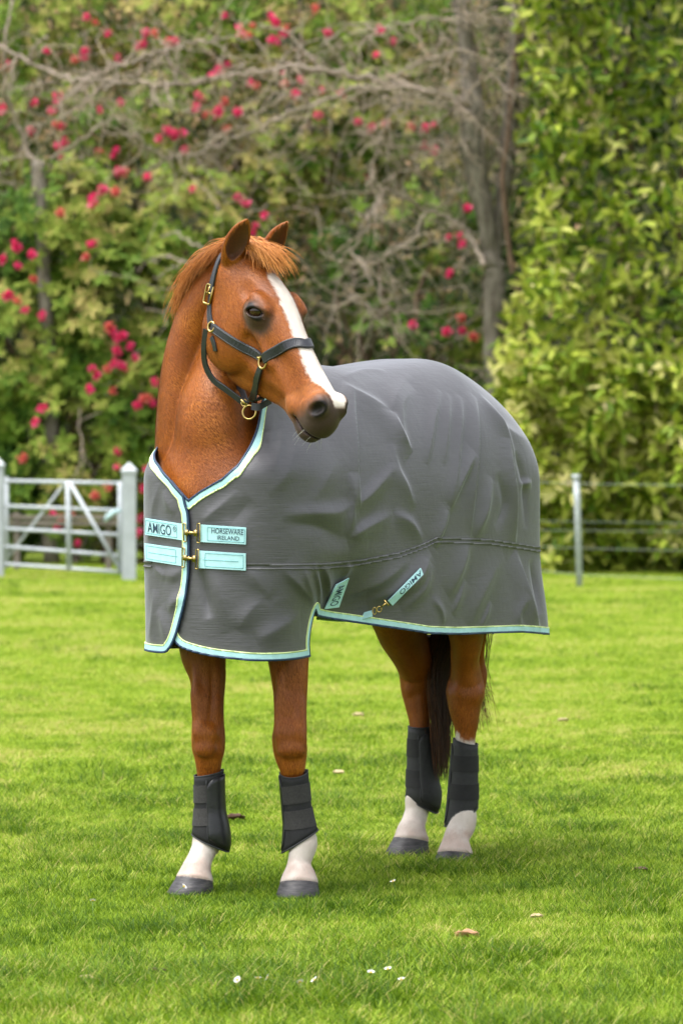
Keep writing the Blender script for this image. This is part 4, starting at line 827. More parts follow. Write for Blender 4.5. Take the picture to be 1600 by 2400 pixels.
# ------------------------------------------------------------------ horse rug
def arc_u(u): # arc length along the outline for a station on the flank
    L = np.concatenate([[0], np.cumsum(np.linalg.norm(np.diff(half, axis=0), axis=1))]); i = np.argsort(half[:, 0]); return float(np.interp(u, half[i, 0], L[i]))
ARC = PL.total
COLLAR = Loft([A(.98, 0, 1.12), A(1.10, 0, 1.28), A(1.165, 0, 1.42), A(1.18, 0, 1.55), A(1.17, 0, 1.70)], [A(0, 1, 0)]*5, [A(1, 0, -.2)]*5, [.27, .245, .215, .175, .15], [.30, .27, .225, .175, .15], k=5, cap=(.5, .5))
def rug_fn(P):
    z, u = P[:, 2], P[:, 0]; Q = P.copy()
    tuck = .085*np.exp(-((u-1.0)/.17)**2)*sstep(1.08, .85, z)+.03*np.exp(-((u-1.18)/.12)**2)*sstep(1.1, .8, z)
    flare = -.028*sstep(1.05, .75, z)*sstep(.25, -.15, u)
    f = trunk_field(Q, -.012, 1.17, p=2.3, lift=1.0)+tuck+flare
    m = ((P >= COLLAR.lo) & (P <= COLLAR.hi)).all(1)
    if m.any(): f[m] = smin(f[m], COLLAR(P[m]*np.where(P[m][:, 1:2] < 0, A(1, .86, 1), A(1, 1, 1))), .07)
    return f
RV, RQ = surface_nets(rug_fn, (-.62, -.48, .66), (1.72, .48, 1.82), 0.0055)
RV = relax(RV, RQ, 3, .4)
rT = np.vstack([RQ[:, [0, 1, 2]], RQ[:, [0, 2, 3]]])
RN = vnormals(RV, RQ)
if (RN[np.argmax(RV[:, 2])])[2] < 0: RN = -RN; RQ = RQ[:, ::-1]; rT = rT[:, ::-1]
def rugcast_make(Vw): return BVHTree.FromPolygons([tuple(p) for p in Vw], [tuple(t) for t in rT.tolist()])
bvh0 = rugcast_make(h2w(RV))
def cast(bvh, px, py):
    d = Vector(unproj(px, py, 1.0)-A(0, 0, CAMH)).normalized(); loc, nrm, i, dist = bvh.ray_cast(Vector((0, 0, CAMH)), d, 30)
    if loc is None:      # just past the silhouette: nearest point of the surface to the ray
        loc, nrm, i, dist = min((bvh.find_nearest(Vector((0, 0, CAMH))+d*t) for t in np.arange(10.6, 13.0, .1)), key=lambda h: h[3])
    return np.array(loc), np.array(nrm)
# folds: crest lines across the cloth (photo points), height, width on either side in metres
FOLDS = [
 # chest and shoulder
 ([(640, 960), (636, 1010), (628, 1060)], .007, .010, .022), ([(662, 985), (655, 1050), (640, 1110)], .006, .012, .02), ([(700, 1030), (672, 1110), (630, 1160)], .006, .02, .02),
 ([(560, 1150), (500, 1200), (470, 1225)], .007, .02, .012), ([(590, 1170), (540, 1230)], -.006, .02, .02),
 ([(660, 1210), (720, 1205), (790, 1200), (820, 1180)], .020, .020, .055), ([(660, 1225), (740, 1232), (810, 1265)], -.016, .025, .03),
 ([(812, 1262), (820, 1180), (815, 1110)], .014, .012, .045), ([(822, 900), (828, 1000), (831, 1100), (834, 1200)], .017, .008, .06), 
 ([(832, 1185), (870, 1150), (925, 1090)], .014, .014, .03), ([(812, 1268), (850, 1238), (920, 1205)], .013, .014, .035), ([(916, 1040), (930, 1100), (950, 1140), (972, 1190)], .011, .014, .04),
 ([(720, 1195), (760, 1130), (800, 1060)], .007, .025, .04), 
 # flank
 ([(800, 900), (860, 935), (916, 965)], .012, .018, .05), ([(916, 965), (932, 1010), (965, 1060)], .016, .012, .045), ([(968, 910), (940, 945), (938, 990), (955, 1040)], .010, .014, .03),
 ([(1030, 915), (1012, 1000), (1000, 1090)], .009, .010, .022), ([(1052, 925), (1046, 1000), (1040, 1090)], .008, .010, .02),
 ([(1078, 930), (1076, 990), (1068, 1080), (1052, 1190)], .010, .010, .024), ([(1112, 930), (1115, 1010), (1110, 1120), (1098, 1270)], .015, .008, .045), ([(1105, 1062), (1080, 1120), (1050, 1200)], .014, .012, .035),
 ([(920, 1205), (960, 1225), (990, 1270)], .010, .014, .03), 
 ([(1052, 1190), (1035, 1240), (1018, 1285)], .009, .008, .03),
 # hindquarter
 ([(1122, 925), (1160, 975), (1192, 1040), (1205, 1100)], .012, .015, .04), ([(1130, 940), (1180, 1000), (1240, 1036)], .008, .02, .03), ([(1185, 1030), (1200, 1150), (1205, 1285)], .018, .012, .045), ([(1205, 1060), (1225, 1120), (1232, 1240)], -.010, .02, .02),
 ([(1150, 1120), (1135, 1200), (1110, 1260)], .012, .02, .03), ([(1165, 1110), (1180, 1180), (1160, 1240)], -.008, .02, .02), ([(1215, 1135), (1245, 1130)], .008, .008, .015),
 # skirt behind
 ([(1205, 1290), (1235, 1400), (1262, 1480)], .020, .012, .05), ([(1100, 1260), (1080, 1330), (1050, 1400)], .012, .02, .04), ([(1180, 1300), (1130, 1390), (1100, 1470)], .010, .03, .04),
 ([(1240, 1310), (1252, 1370), (1262, 1440)], -.010, .02, .02), ([(1230, 1400), (1215, 1440), (1222, 1480)], .006, .012, .02), ([(1060, 1440), (1075, 1400), (1090, 1360)], .007, .012, .02),
 ([(1125, 1475), (1140, 1440), (1150, 1410)], .006, .01, .016), ([(1040, 1465), (1030, 1430), (1010, 1400)], .006, .012, .016),
 # belly gather
 ([(1010, 1300), (960, 1370), (860, 1410)], .016, .018, .035), ([(1010, 1320), (990, 1380), (940, 1430)], .010, .018, .03), ([(960, 1310), (890, 1365), (800, 1400)], .010, .015, .03),
 ([(748, 1420), (742, 1370), (732, 1320)], .012, .008, .022), ([(770, 1400), (764, 1360), (756, 1325)], .012, .008, .02), ([(758, 1408), (750, 1360), (745, 1325)], -.010, .01, .01), ([(800, 1360), (812, 1335), (820, 1320)], .008, .012, .02),
 ([(735, 1415), (700, 1375), (660, 1330)], .012, .012, .04), ([(735, 1420), (715, 1360), (712, 1325)], .008, .010, .025),
 # shoulder flap
 ([(470, 1335), (482, 1400), (490, 1450)], -.016, .014, .014), ([(500, 1330), (520, 1400), (545, 1480)], .010, .03, .04), ([(560, 1480), (580, 1440), (620, 1400)], .009, .02, .03), ([(600, 1500), (640, 1480), (700, 1440)], .010, .02, .03),
       ([(640, 1400), (600, 1360), (590, 1330)], .007, .02, .03),
 # right flap
 ([(430, 1330), (410, 1350), (380, 1345)], .007, .012, .02), ([(436, 1390), (415, 1410), (395, 1430)], .010, .015, .02), ([(400, 1520), (385, 1470), (370, 1430)], .008, .02, .025), ([(350, 1500), (360, 1430), (362, 1380)], .007, .015, .02),
 ([(375, 1130), (362, 1180), (355, 1230)], .006, .012, .02), ([(415, 1205), (395, 1180), (385, 1150)], .006, .012, .02), ([(360, 1330), (390, 1352)], .006, .008, .014),
 # top line
 ([(800, 885), (850, 870), (900, 868)], .006, .012, .02), ([(960, 880), (925, 930), (915, 965)], .006, .018, .025),
]
disp = np.zeros(len(RV)); RWb = h2w(RV); RNw = RN[:, :1]*HF+RN[:, 1:2]*HL+RN[:, 2:3]*A(0, 0, 1)
for pl, amp, wl, wr in FOLDS:
    c = np.array([cast(bvh0, *p)[0] for p in cat_rom(np.array(pl, float), 5)])
    lo, hi = c.min(0)-.16, c.max(0)+.16; m = np.nonzero(((RWb > lo) & (RWb < hi)).all(1))[0]
    if not len(m): continue
    P = RWb[m]; D = c[1:]-c[:-1]; L2 = (D**2).sum(1)+1e-12; rel = P[:, None]-c[None, :-1]; tt = np.clip((rel*D).sum(2)/L2, 0, 1)
    q = rel-tt[..., None]*D; d2 = (q**2).sum(2); i = d2.argmin(1); r_ = np.arange(len(P)); dist = np.sqrt(d2[r_, i])
    side = (np.cross(D[i], q[r_, i])*RNw[m]).sum(1) > 0; al_ = (i+tt[r_, i])/len(D)
    wv = np.where(side, wl, wr); tp = np.maximum(np.sin(np.pi*np.clip(al_, 0, 1)), 0)**.9
    x_ = dist/wv; disp[m] += (.80 if pl[0][0] < 760 else 1.12)*amp*tp*(.45*np.exp(-(np.sqrt(x_*x_+.02)-.14)*1.12)+.55*np.exp(-x_*x_*.6))*sstep(.155, .06, dist)
# small gathers near the seam and hem, and slow sway of the hanging skirts
al_s = np.sign(RV[:, 1]+1e-9)*PL.get(PL.al, RV[:, 0], RV[:, 1])
slow = vnoise(np.stack([RV[:, 0]*5, RV[:, 1]*5, RV[:, 2]*1.2], 1), 21)*.010*sstep(1.15, .8, RV[:, 2])
slow += vnoise(np.stack([RV[:, 0]*8, RV[:, 1]*8, RV[:, 2]*4], 1), 22)*.0018
disp += slow
RVd = RV+RN*disp[:, None]; RW = h2w(RVd); RNd = vnormals(RW, RQ)
if (RNd*RNw).sum() < 0: RNd = -RNd
bvh1 = rugcast_make(RW)

def neckline(th, v):     # height of the neck edge round the collar, left and right side
    return np.where(v >= 0, np.interp(th, [0, 7, 19, 27, 33, 37, 39.3, 41.5, 44, 60, 110, 180], [1.238, 1.266, 1.305, 1.347, 1.405, 1.452, 1.490, 1.535, 1.572, 1.70, 1.78, 1.8]),
                    np.interp(th, [0, 12.6, 24.7, 42.6, 55, 75, 110, 180], [1.238, 1.305, 1.345, 1.388, 1.43, 1.50, 1.62, 1.8]))
# hems in (arc length, height)
def poly_sd(pts, s, z):
    """signed distance to an open polyline closed upwards: positive inside the cloth"""
    P = np.stack([s, z], 1); pts = np.asarray(pts, float); best = np.full(len(P), 9.)
    for a, b in zip(pts[:-1], pts[1:]):
        D = b-a; t = np.clip(((P-a) @ D)/(D @ D+1e-12), 0, 1); best = np.minimum(best, np.linalg.norm(P-a-t[:, None]*D, axis=1))
    poly = np.vstack([[pts[0][0], 5], pts, [pts[-1][0], 5]]); ins = np.zeros(len(P), bool); n = len(poly)
    for i in range(n):
        a, b = poly[i], poly[(i+1) % n]; c = (a[1] > P[:, 1]) != (b[1] > P[:, 1])
        x = (b[0]-a[0])*(P[:, 1]-a[1])/(b[1]-a[1]+1e-12)+a[0]; ins ^= c & (P[:, 0] < x)
    return np.where(ins, best, -best)
a0, a1, aR = arc_u(1.145), arc_u(1.115), arc_u(-.305)
back = [(arc_u(1.09), .872), (arc_u(.95), .850), (arc_u(.80), .826), (arc_u(.6), .797), (arc_u(.42), .786), (arc_u(0), .775), (arc_u(-.2), .758), (aR, .750), (aR+.012, .765), (aR+.016, .92), (ARC+.05, .94)]
hemL = [(-.075, 5), (-.075, .93), (-.078, .86), (-.066, .815), (-.045, .789), (-.012, .774), (.07, .757), (.16, .747), (.24, .742), (a0-.012, .745), (a0, .755), (a0-.004, .80), (a1, .893)]+back
hemR = [(-.02, 5), (-.016, 1.255), (-.008, 1.225), (.004, 1.18), (.004, 1.03), (-.006, .95), (-.028, .87), (-.05, .808), (-.075, .775), (-.112, .760), (-.25, .762), (-a0+.012, .758), (-a0, .765), (-a0+.004, .80), (-a1, .893)]+[(-s, max(z, .82) if s < aR-.1 else z) for s, z in back]
for h_ in (hemL, hemR):      # round the corners a little
    pass
hemLd = hemL[:1]+[tuple(p) for p in cat_rom(np.array(hemL[1:13]), 4)]+hemL[13:]
hemRd = hemR[:1]+[tuple(p) for p in cat_rom(np.array(hemR[1:12]), 4)]+hemR[12:]
s_, z_ = al_s, RV[:, 2]
gL = poly_sd(hemLd, s_, z_); gR = poly_sd([(-s, z) for s, z in hemRd], -s_, z_)
th = np.degrees(np.arctan2(np.abs(RV[:, 1]), RV[:, 0]-1.10))
zn = neckline(th, RV[:, 1])
gN = zn-z_; acc, cn = np.zeros(len(RV)), np.zeros(len(RV))      # divide by the slope along the cloth: an even distance from the edge
for c_ in range(4):
    i_, j_ = RQ[:, c_], RQ[:, (c_+1) % 4]; r_ = ((gN[i_]-gN[j_])/(np.linalg.norm(RV[i_]-RV[j_], axis=1)+1e-9))**2
    acc += np.bincount(i_, r_, len(RV))+np.bincount(j_, r_, len(RV)); cn += np.bincount(i_, minlength=len(RV))+np.bincount(j_, minlength=len(RV))
gr_ = relax(np.sqrt(2*acc/np.maximum(cn, 1))[:, None].repeat(3, 1), RQ, 8, .6)[:, 0]
gN = np.maximum(gN/np.clip(gr_, .45, 4), .98-RV[:, 0])
front = RV[:, 0] > 1.2
gL = np.where(RV[:, 1] < -.09, -9, np.minimum(np.where(z_ < 1.3, gL, 9), gN)); gR = np.where(RV[:, 1] > .09, -9, np.minimum(np.where(z_ < 1.3, gR, 9), gN))
def clip(V, T, g, X):
    """keep g>0; X: extra per-vertex columns, interpolated along cut edges"""
    ins = g > 0; k = ins[T].sum(1); full = T[k == 3]; newV, newX = [], []; Tn = [full]; base = len(V)
    cache = {}
    def cut(i, j):
        key = (i, j) if i < j else (j, i)
        if key not in cache:
            t = g[i]/(g[i]-g[j]); cache[key] = base+len(newV); newV.append(V[i]+t*(V[j]-V[i])); newX.append(X[i]+t*(X[j]-X[i]))
        return cache[key]
    extra = []
    for tri in T[(k == 1) | (k == 2)]:
        a, b, c = tri
        for _ in range(3):
            if (ins[a] and not ins[b] and not ins[c]) or (not ins[a] and ins[b] and ins[c]): break
            a, b, c = b, c, a
        ab, ac = cut(a, b), cut(a, c)
        if ins[a]: extra.append((a, ab, ac))
        else: extra += [(ab, b, c), (ab, c, ac)]
    if extra: Tn.append(np.array(extra))
    T2 = np.vstack(Tn)
    if newV: V = np.vstack([V, np.array(newV)]); X = np.vstack([X, np.array(newX)])
    use, inv = np.unique(T2, return_inverse=True); return V[use], inv.reshape(-1, 3), X[use]
def fabric_mat():
    m, n, b = mat_new('grey_ripstop'); L = n.links.new; tc = nd(n, 'ShaderNodeTexCoord')
    n1 = nd(n, 'ShaderNodeTexNoise', Scale=3.5, Detail=5.0, Roughness=0.6); L(tc.outputs['Object'], n1.inputs['Vector'])
    r = ramp(n, [(0.3, (0.041, 0.039, 0.046)), (0.7, (0.057, 0.055, 0.063))]); L(n1.outputs['Fac'], r.inputs[0])
    mp = nd(n, 'ShaderNodeMapping'); mp.inputs['Scale'].default_value = (14, 14, 420); L(tc.outputs['Object'], mp.inputs[0])
    n2 = nd(n, 'ShaderNodeTexNoise', Scale=1.0, Detail=2.0); L(mp.outputs[0], n2.inputs['Vector'])
    r2 = ramp(n, [(0.3, (0.86, 0.86, 0.86)), (0.7, (1.13, 1.13, 1.13))]); L(n2.outputs['Fac'], r2.inputs[0])
    mx = nd(n, 'ShaderNodeMix', data_type='RGBA', blend_type='MULTIPLY'); mx.inputs['Factor'].default_value = 1; L(r.outputs[0], mx.inputs[6]); L(r2.outputs[0], mx.inputs[7])
    L(mx.outputs[2], b.inputs['Base Color']); b.inputs['Roughness'].default_value = 0.47; b.inputs['Specular IOR Level'].default_value = 1.0; b.inputs['Sheen Weight'].default_value = 0.40; b.inputs['Sheen Roughness'].default_value = 0.35; b.inputs['Sheen Tint'].default_value = (.85, .88, 1, 1)
    n3 = nd(n, 'ShaderNodeTexNoise', Scale=45.0, Detail=3.0); L(tc.outputs['Object'], n3.inputs['Vector'])
    ad = nd(n, 'ShaderNodeMath', operation='ADD'); L(n2.outputs['Fac'], ad.inputs[0]); L(n3.outputs['Fac'], ad.inputs[1])
    bp = nd(n, 'ShaderNodeBump', Strength=0.22, Distance=0.003); L(ad.outputs[0], bp.inputs['Height'])
    n4 = nd(n, 'ShaderNodeTexNoise', Scale=11.0, Detail=3.0, Distortion=1.2); L(tc.outputs['Object'], n4.inputs['Vector'])
    b2 = nd(n, 'ShaderNodeBump', Strength=0.14, Distance=0.010); L(n4.outputs['Fac'], b2.inputs['Height']); L(bp.outputs[0], b2.inputs['Normal']); L(b2.outputs[0], b.inputs['Normal'])
    return m
M_RUG = fabric_mat(); M_AQUA = simple_mat('aqua_binding', (.40, .68, .71), .6, noise=.08, nscale=40, bump=.3, bscale=500)
M_NAVY = simple_mat('navy_piping', (.012, .035, .085), .5); M_LIME = simple_mat('lime_piping', (.66, .80, .36), .55)
M_SEAM = simple_mat('grey_seam_tape', (.10, .10, .105), .55, noise=.1, nscale=80)
rug = empty('horse_rug', (0.1, 11.7, .74)); tag(rug, 'dark grey horse rug with aqua binding and chest straps worn by the horse', 'horse rug')
PARTS = {}
for side, g in (('left', gL), ('right', gR)):
    lift = .006*sstep(.14, .05, np.abs(al_s))*front if side == 'right' else 0*al_s
    Vw = RW+RNd*lift[:, None]
    gs = np.where(front, g, np.minimum(9, g))
    split = np.where(front & (z_ < 1.3), 1.0, RV[:, 1]*(1 if side == 'left' else -1))     # the two halves meet along the spine
    V1, T1, X1 = clip(Vw, rT, split, np.hstack([g[:, None], RNd, RV, al_s[:, None]]))
    V2, T2, X2 = clip(V1, T1, X1[:, 0]-.004, X1)
    o = attach(link('rug_panel', mesh('rug_panel', V2, T2), M_RUG), rug)
    md = o.modifiers.new('thick', 'SOLIDIFY'); md.thickness = .0025; md.offset = -1
    for nm, lo, hi, off, mt, par in (('binding', .0030, .0212, .0035, M_AQUA, None), ('navy_piping', -.0015, .0052, .0045, M_NAVY, 'b'), ('lime_piping', .0206, .0248, .0042, M_LIME, 'b')):
        Va, Ta, Xa = clip(V1, T1, X1[:, 0]-lo, X1); Va, Ta, Xa = clip(Va, Ta, hi-Xa[:, 0], Xa)
        Va = Va+Xa[:, 1:4]*off
        if par: o2 = link(nm, mesh(nm, Va, Ta), mt); o2.parent = bind
        else: bind = attach(link(nm, mesh(nm, Va, Ta), mt), rug); o2 = bind
        md = o2.modifiers.new('thick', 'SOLIDIFY'); md.thickness = off+.001; md.offset = -1
    # stitched seam along the lower flank
    sg = 1 if side == 'left' else -1
    zs = np.interp(X1[:, 7]*sg, [0.12, arc_u(1.15), arc_u(.95), arc_u(.75), arc_u(.60), arc_u(.55), arc_u(.2), arc_u(-.2), ARC], [1.035, 1.03, 1.035, 1.055, 1.085, 1.10, 1.085, 1.05, 1.05])
    for dz in (-.0065, .0065):
        e_ = (X1[:, 6]-zs-dz)[:, None]; Va, Ta, Xa = clip(V1, T1, .0028-e_[:, 0], np.hstack([X1, e_])); Va, Ta, Xa = clip(Va, Ta, Xa[:, -1]+.0028, Xa)
        if len(Ta):
            Va, Ta, Xa = clip(Va, Ta, Xa[:, 7]*sg-.17, Xa)
            o3 = attach(link('seam', mesh('seam', Va+Xa[:, 1:4]*.0028, Ta), M_SEAM), rug); md = o3.modifiers.new('thick', 'SOLIDIFY'); md.thickness = .003; md.offset = -1

# ------------------------------------------------------------------ short coat hair where the horse is not covered
def coat_hair(n=260000):
    rc = np.random.RandomState(12); c = HV[HQ].mean(1); Pm = w2h(c)
    a = np.linalg.norm(np.cross(HV[HQ[:, 2]]-HV[HQ[:, 0]], HV[HQ[:, 3]]-HV[HQ[:, 1]]), axis=1)
    thc = np.degrees(np.arctan2(np.abs(Pm[:, 1]), Pm[:, 0]-1.10)); znc = neckline(thc, Pm[:, 1])
    cov = (Pm[:, 2] > .86) & (Pm[:, 2] < znc-.02) | (Pm[:, 2] > .76) & (Pm[:, 2] < 1.25) & (Pm[:, 0] > 1.2) | (Pm[:, 2] > 1.2) & (Pm[:, 0] < .95)
    yp = HOR+(1.4-c[:, 2])*F_PX/c[:, 1]; fore = Pm[:, 0] > .6; boot_ = np.where(fore, (yp > 1815) & (yp < 1950), np.where(c[:, 0] > .3, (yp > 1740) & (yp < 1890), (yp > 1705) & (yp < 1865)))
    bare = (dark[HQ].max(1) > .45) | (holes[HQ].max(1) > .2); wgt = np.where(cov | boot_ | bare, 0, a); k = rc.choice(len(HQ), n, p=wgt/wgt.sum())
    q = HV[HQ[k]]; r1, r2 = rc.random((n, 1)), rc.random((n, 1)); P = (q[:, 0]*(1-r1)+q[:, 1]*r1)*(1-r2)+(q[:, 3]*(1-r1)+q[:, 2]*r1)*r2
    Nv = vnormals(HV, HQ); 
    if ((Nv[HQ[k, 0]]*(P-np.array([0, 0, 0]))).sum() == 0): pass
    N = Nv[HQ[k, 0]]; hd = w2hd(P); onh = ((hd[:, 0] > .03) & (P[:, 2] > 1.3))[:, None]
    fl = np.where(onh, HA+HN*.15, A(0, 0, -1)+A(.15, 0, 0)*np.sign(vnoise(P*3, 91))[:, None]*.3)+.35*np.stack([vnoise(P*9, 92), vnoise(P*9, 93), vnoise(P*9, 94)], 1)+rc.normal(size=(n, 3))*.12
    fl -= N*(fl*N).sum(1)[:, None]; fl /= np.linalg.norm(fl, axis=1)[:, None]+1e-9; S = np.cross(N, fl); ln = rc.uniform(.009, .016, n)[:, None]; w_ = rc.uniform(.0008, .0013, n)[:, None]
    P = P+N*.0003; V = np.stack([P-S*w_/2, P+S*w_/2, P+fl*ln+N*ln*rc.uniform(.05, .18, n)[:, None]], 1).reshape(-1, 3)
    tone = np.clip(.50+.22*vnoise(P*10, 95)+.10*vnoise(P*30, 96)+rc.normal(size=n)*.10, 0, 1)
    me = mesh('coat_hair', V, np.arange(3*n).reshape(-1, 3)); attr(me, 'tone', np.repeat(tone, 3)); attr(me, 'white', np.repeat(white[HQ[k, 0]], 3)); attr(me, 'dark', np.repeat(dark[HQ[k, 0]], 3))
    m, nn, b = mat_new('coat_hair'); L = nn.links.new; at = nd(nn, 'ShaderNodeAttribute', attribute_name='tone'); r = ramp(nn, [(0, (.135, .030, .004)), (.5, (.335, .088, .008)), (1, (.62, .21, .024))]); L(at.outputs['Fac'], r.inputs[0]); o = r.outputs[0]
    for an, col in (('dark', (.045, .030, .024)), ('white', (.70, .63, .57))):
        at = nd(nn, 'ShaderNodeAttribute', attribute_name=an); x = nd(nn, 'ShaderNodeMix', data_type='RGBA'); L(at.outputs['Fac'], x.inputs[0]); L(o, x.inputs[6]); x.inputs[7].default_value = (*col, 1); o = x.outputs[2]
    L(o, b.inputs['Base Color']); b.inputs['Roughness'].default_value = .42; b.inputs['Specular IOR Level'].default_value = .4
    tag(attach(link('coat_hair', me, m, smooth=False), horse), kind='stuff')
coat_hair()
# ------------------------------------------------------------------ rug straps, lettering, buckles
M_TEXT = simple_mat('navy_print', (.010, .035, .070), .6); M_BRASS = simple_mat('brass', (.50, .36, .13), .28, metal=1.0, noise=.15, nscale=150)
M_STITCH = simple_mat('aqua_stitch', (.12, .36, .40), .7)
def patch(bvh, quad, off, th, nx=24, ny=6):
    """a strap lying on the cloth: quad = photo corners TL, TR, BR, BL; returns a function (s,t)->point and a closed grid mesh"""
    q = np.array(quad, float)
    def px(s, t): return (q[0]*(1-s)+q[1]*s)*(1-t)+(q[3]*(1-s)+q[2]*s)*t
    G = np.array([[cast(bvh, *px(i/nx, j/ny)) for i in range(nx+1)] for j in range(ny+1)])     # (ny+1, nx+1, 2, 3)
    P, N = G[:, :, 0], G[:, :, 1]; N = np.broadcast_to(N.mean((0, 1)), N.shape)
    for _ in range(4):      # the webbing is stiffer than the cloth under it
        Q = P.copy(); Q[1:-1] = (P[:-2]+P[2:]+2*P[1:-1])/4; Q[:, 1:-1] = (Q[:, :-2]+Q[:, 2:]+2*Q[:, 1:-1])/4; P = Q
    nn = N[0, 0]/np.linalg.norm(N[0, 0]); P = P+nn*off
    def at(s, t, o=0.0):
        x, y = np.clip(s, 0, 1)*nx, np.clip(t, 0, 1)*ny; i, j = min(int(x), nx-1), min(int(y), ny-1); a, b = x-i, y-j
        return P[j, i]*(1-a)*(1-b)+P[j, i+1]*a*(1-b)+P[j+1, i]*(1-a)*b+P[j+1, i+1]*a*b+nn*(th+o)
    m = (nx+1)*(ny+1); V = np.vstack([(P+nn*th).reshape(-1, 3), P.reshape(-1, 3)]); Fc = []
    for j in range(ny):
        for i in range(nx):
            a = j*(nx+1)+i; Fc += [(a, a+nx+1, a+nx+2, a+1), (m+a, m+a+1, m+a+nx+2, m+a+nx+1)]
    rim = [j*(nx+1) for j in range(ny)]+[ny*(nx+1)+i for i in range(nx)]+[j*(nx+1)+nx for j in range(ny, 0, -1)]+[i for i in range(nx, 0, -1)]
    Fc += [(rim[k], m+rim[k], m+rim[(k+1) % len(rim)], rim[(k+1) % len(rim)]) for k in range(len(rim))]
    return at, mesh('strap', V, Fc), nn
def text_verts(body, bold=0.0):
    cu = bpy.data.curves.new('t', 'FONT'); cu.body = body; cu.align_x = 'LEFT'; cu.resolution_u = 4; cu.offset = bold
    o = bpy.data.objects.new('t', cu); COL.objects.link(o); dg = bpy.context.evaluated_depsgraph_get(); ev = o.evaluated_get(dg); m = ev.to_mesh()
    V = np.array([v.co[:] for v in m.vertices]); Fc = [tuple(p.vertices) for p in m.polygons]; ev.to_mesh_clear(); bpy.data.objects.remove(o); bpy.data.curves.remove(cu)
    V[:, 0] -= V[:, 0].min(); V[:, 1] -= V[:, 1].min(); return V[:, :2]/V[:, :2].max(0), Fc
def letter(at, body, s0, s1, t0, t1, parent, rot=0, bold=.002):
    """text set into the strap rectangle s0..s1 (along), t0 (top)..t1 (bottom)"""
    uv, Fc = text_verts(body, bold)
    if rot == 180: uv = 1-uv
    V = [at(s0+u*(s1-s0), t1+v*(t0-t1), .0012) for u, v in uv]
    o = link('lettering', mesh('lettering', V, Fc), M_TEXT, smooth=False); o.parent = parent; return o
def stitch(at, pts, parent, r=.0008):
    mb = MB(); mb.tube([at(s, t, .0004) for s, t in pts], r, 4); o = mb.build('stitching', M_STITCH); o.parent = parent
def strap(quad, texts, lab, buckle=None, off=.006, box=None, nx=24):
    at, me, nn = patch(bvh1, quad, off, .004, nx); o = attach(link('chest_strap' if buckle else 'surcingle_strap', me, M_AQUA, smooth=False), rug); o['label'] = lab
    for t in texts: letter(at, *t[:5], o, *(t[5:]))
    if box:
        s0, s1 = box; f = lambda a, b: [a+(b-a)*k/12 for k in range(13)]
        stitch(at, [(s, .12) for s in f(s0, s1)], o); stitch(at, [(s, .88) for s in f(s0, s1)], o); stitch(at, [(s0, t) for t in f(.12, .88)], o); stitch(at, [(s1, t) for t in f(.12, .88)], o)
    return at, o, nn
s1 = strap([(346, 1214), (438, 1229), (440, 1267), (346, 1253)], [('AMIGO', .07, .66, .20, .82), ('R', .735, .765, .30, .46)], 'upper chest strap on the near flap, printed in navy', True, box=(.02, .80))
s2 = strap([(470, 1229), (579, 1236), (578, 1276), (470, 1270)], [("HORSEWARE", .26, .945, .15, .46), ('IRELAND', .385, .86, .56, .80)], 'upper chest strap with two lines of navy print', True, box=(.17, .97))
s3 = strap([(344, 1273), (436, 1286), (436, 1327), (346, 1313)], [], 'plain lower chest strap on the near flap', True, box=(.05, .80))
s4 = strap([(467, 1290), (578, 1297), (578, 1337), (466, 1331)], [], 'plain lower chest strap beside the seam', True, box=(.15, .95))
for s in (s3, s4): stitch(s[0], [(.10+.75*k/12, .5) for k in range(13)], s[1])
mb = MB(); c = s1[0](.75, .38, .0012); ax1 = s1[0](.80, .38)-s1[0](.70, .38); ax1 /= np.linalg.norm(ax1); mb.ring(c, ax1, A(0, 0, 1), .0065, .0075, .0007, 20, 4); mb.build('lettering', M_TEXT).parent = s1[1]
for a, b in ((s1, s2), (s3, s4)):      # two flat slides and a T-shaped clip between the straps
    for at, e, dr, par in ((a[0], 1.0, 1, a[1]), (b[0], 0.0, -1, b[1])):
        mid = at(e, .5, .003); up = at(e, 0)-at(e, 1); hh = np.linalg.norm(up)/2+.003; up /= np.linalg.norm(up); rt = np.cross(up, a[2]); rt /= np.linalg.norm(rt)
        if rt[0] < 0: rt = -rt
        mb = MB(); w_ = .0065; cc = mid+rt*dr*.003
        loop = [cc+rt*x*w_+up*y*hh for x, y in ((-1, -.9), (-.8, -1), (.8, -1), (1, -.9), (1, 0), (1, .9), (.8, 1), (-.8, 1), (-1, .9), (-1, 0), (-1, -.9))]
        mb.tube(loop, .0019, 6); o = mb.build('buckle', M_BRASS); o.parent = par
    pa, pb = a[0](1, .5, .004), b[0](0, .5, .004); dr = pb-pa; L_ = np.linalg.norm(dr); dr /= L_; up = np.cross(a[2], dr); up /= np.linalg.norm(up); mb = MB(); R = np.stack([dr, up, np.cross(dr, up)], 1); nn = a[2]
    mb.box(pa+dr*.011+nn*.002, .010, .016, .006, R); mb.box(pb-dr*.011+nn*.002, .011, .019, .006, R); mb.box((pa+pb)/2+nn*.003, L_*.55, .0075, .006, R); mb.tube([pa+dr*.016+up*.009+nn*.003, pa+dr*.016-up*.009+nn*.003], .0022, 8)
    mb.tube([(pa+pb)/2+up*.006+nn*.005, (pa+pb)/2-up*.006+nn*.005], .0022, 8)
    o = mb.build('buckle', M_BRASS); o.parent = b[1]
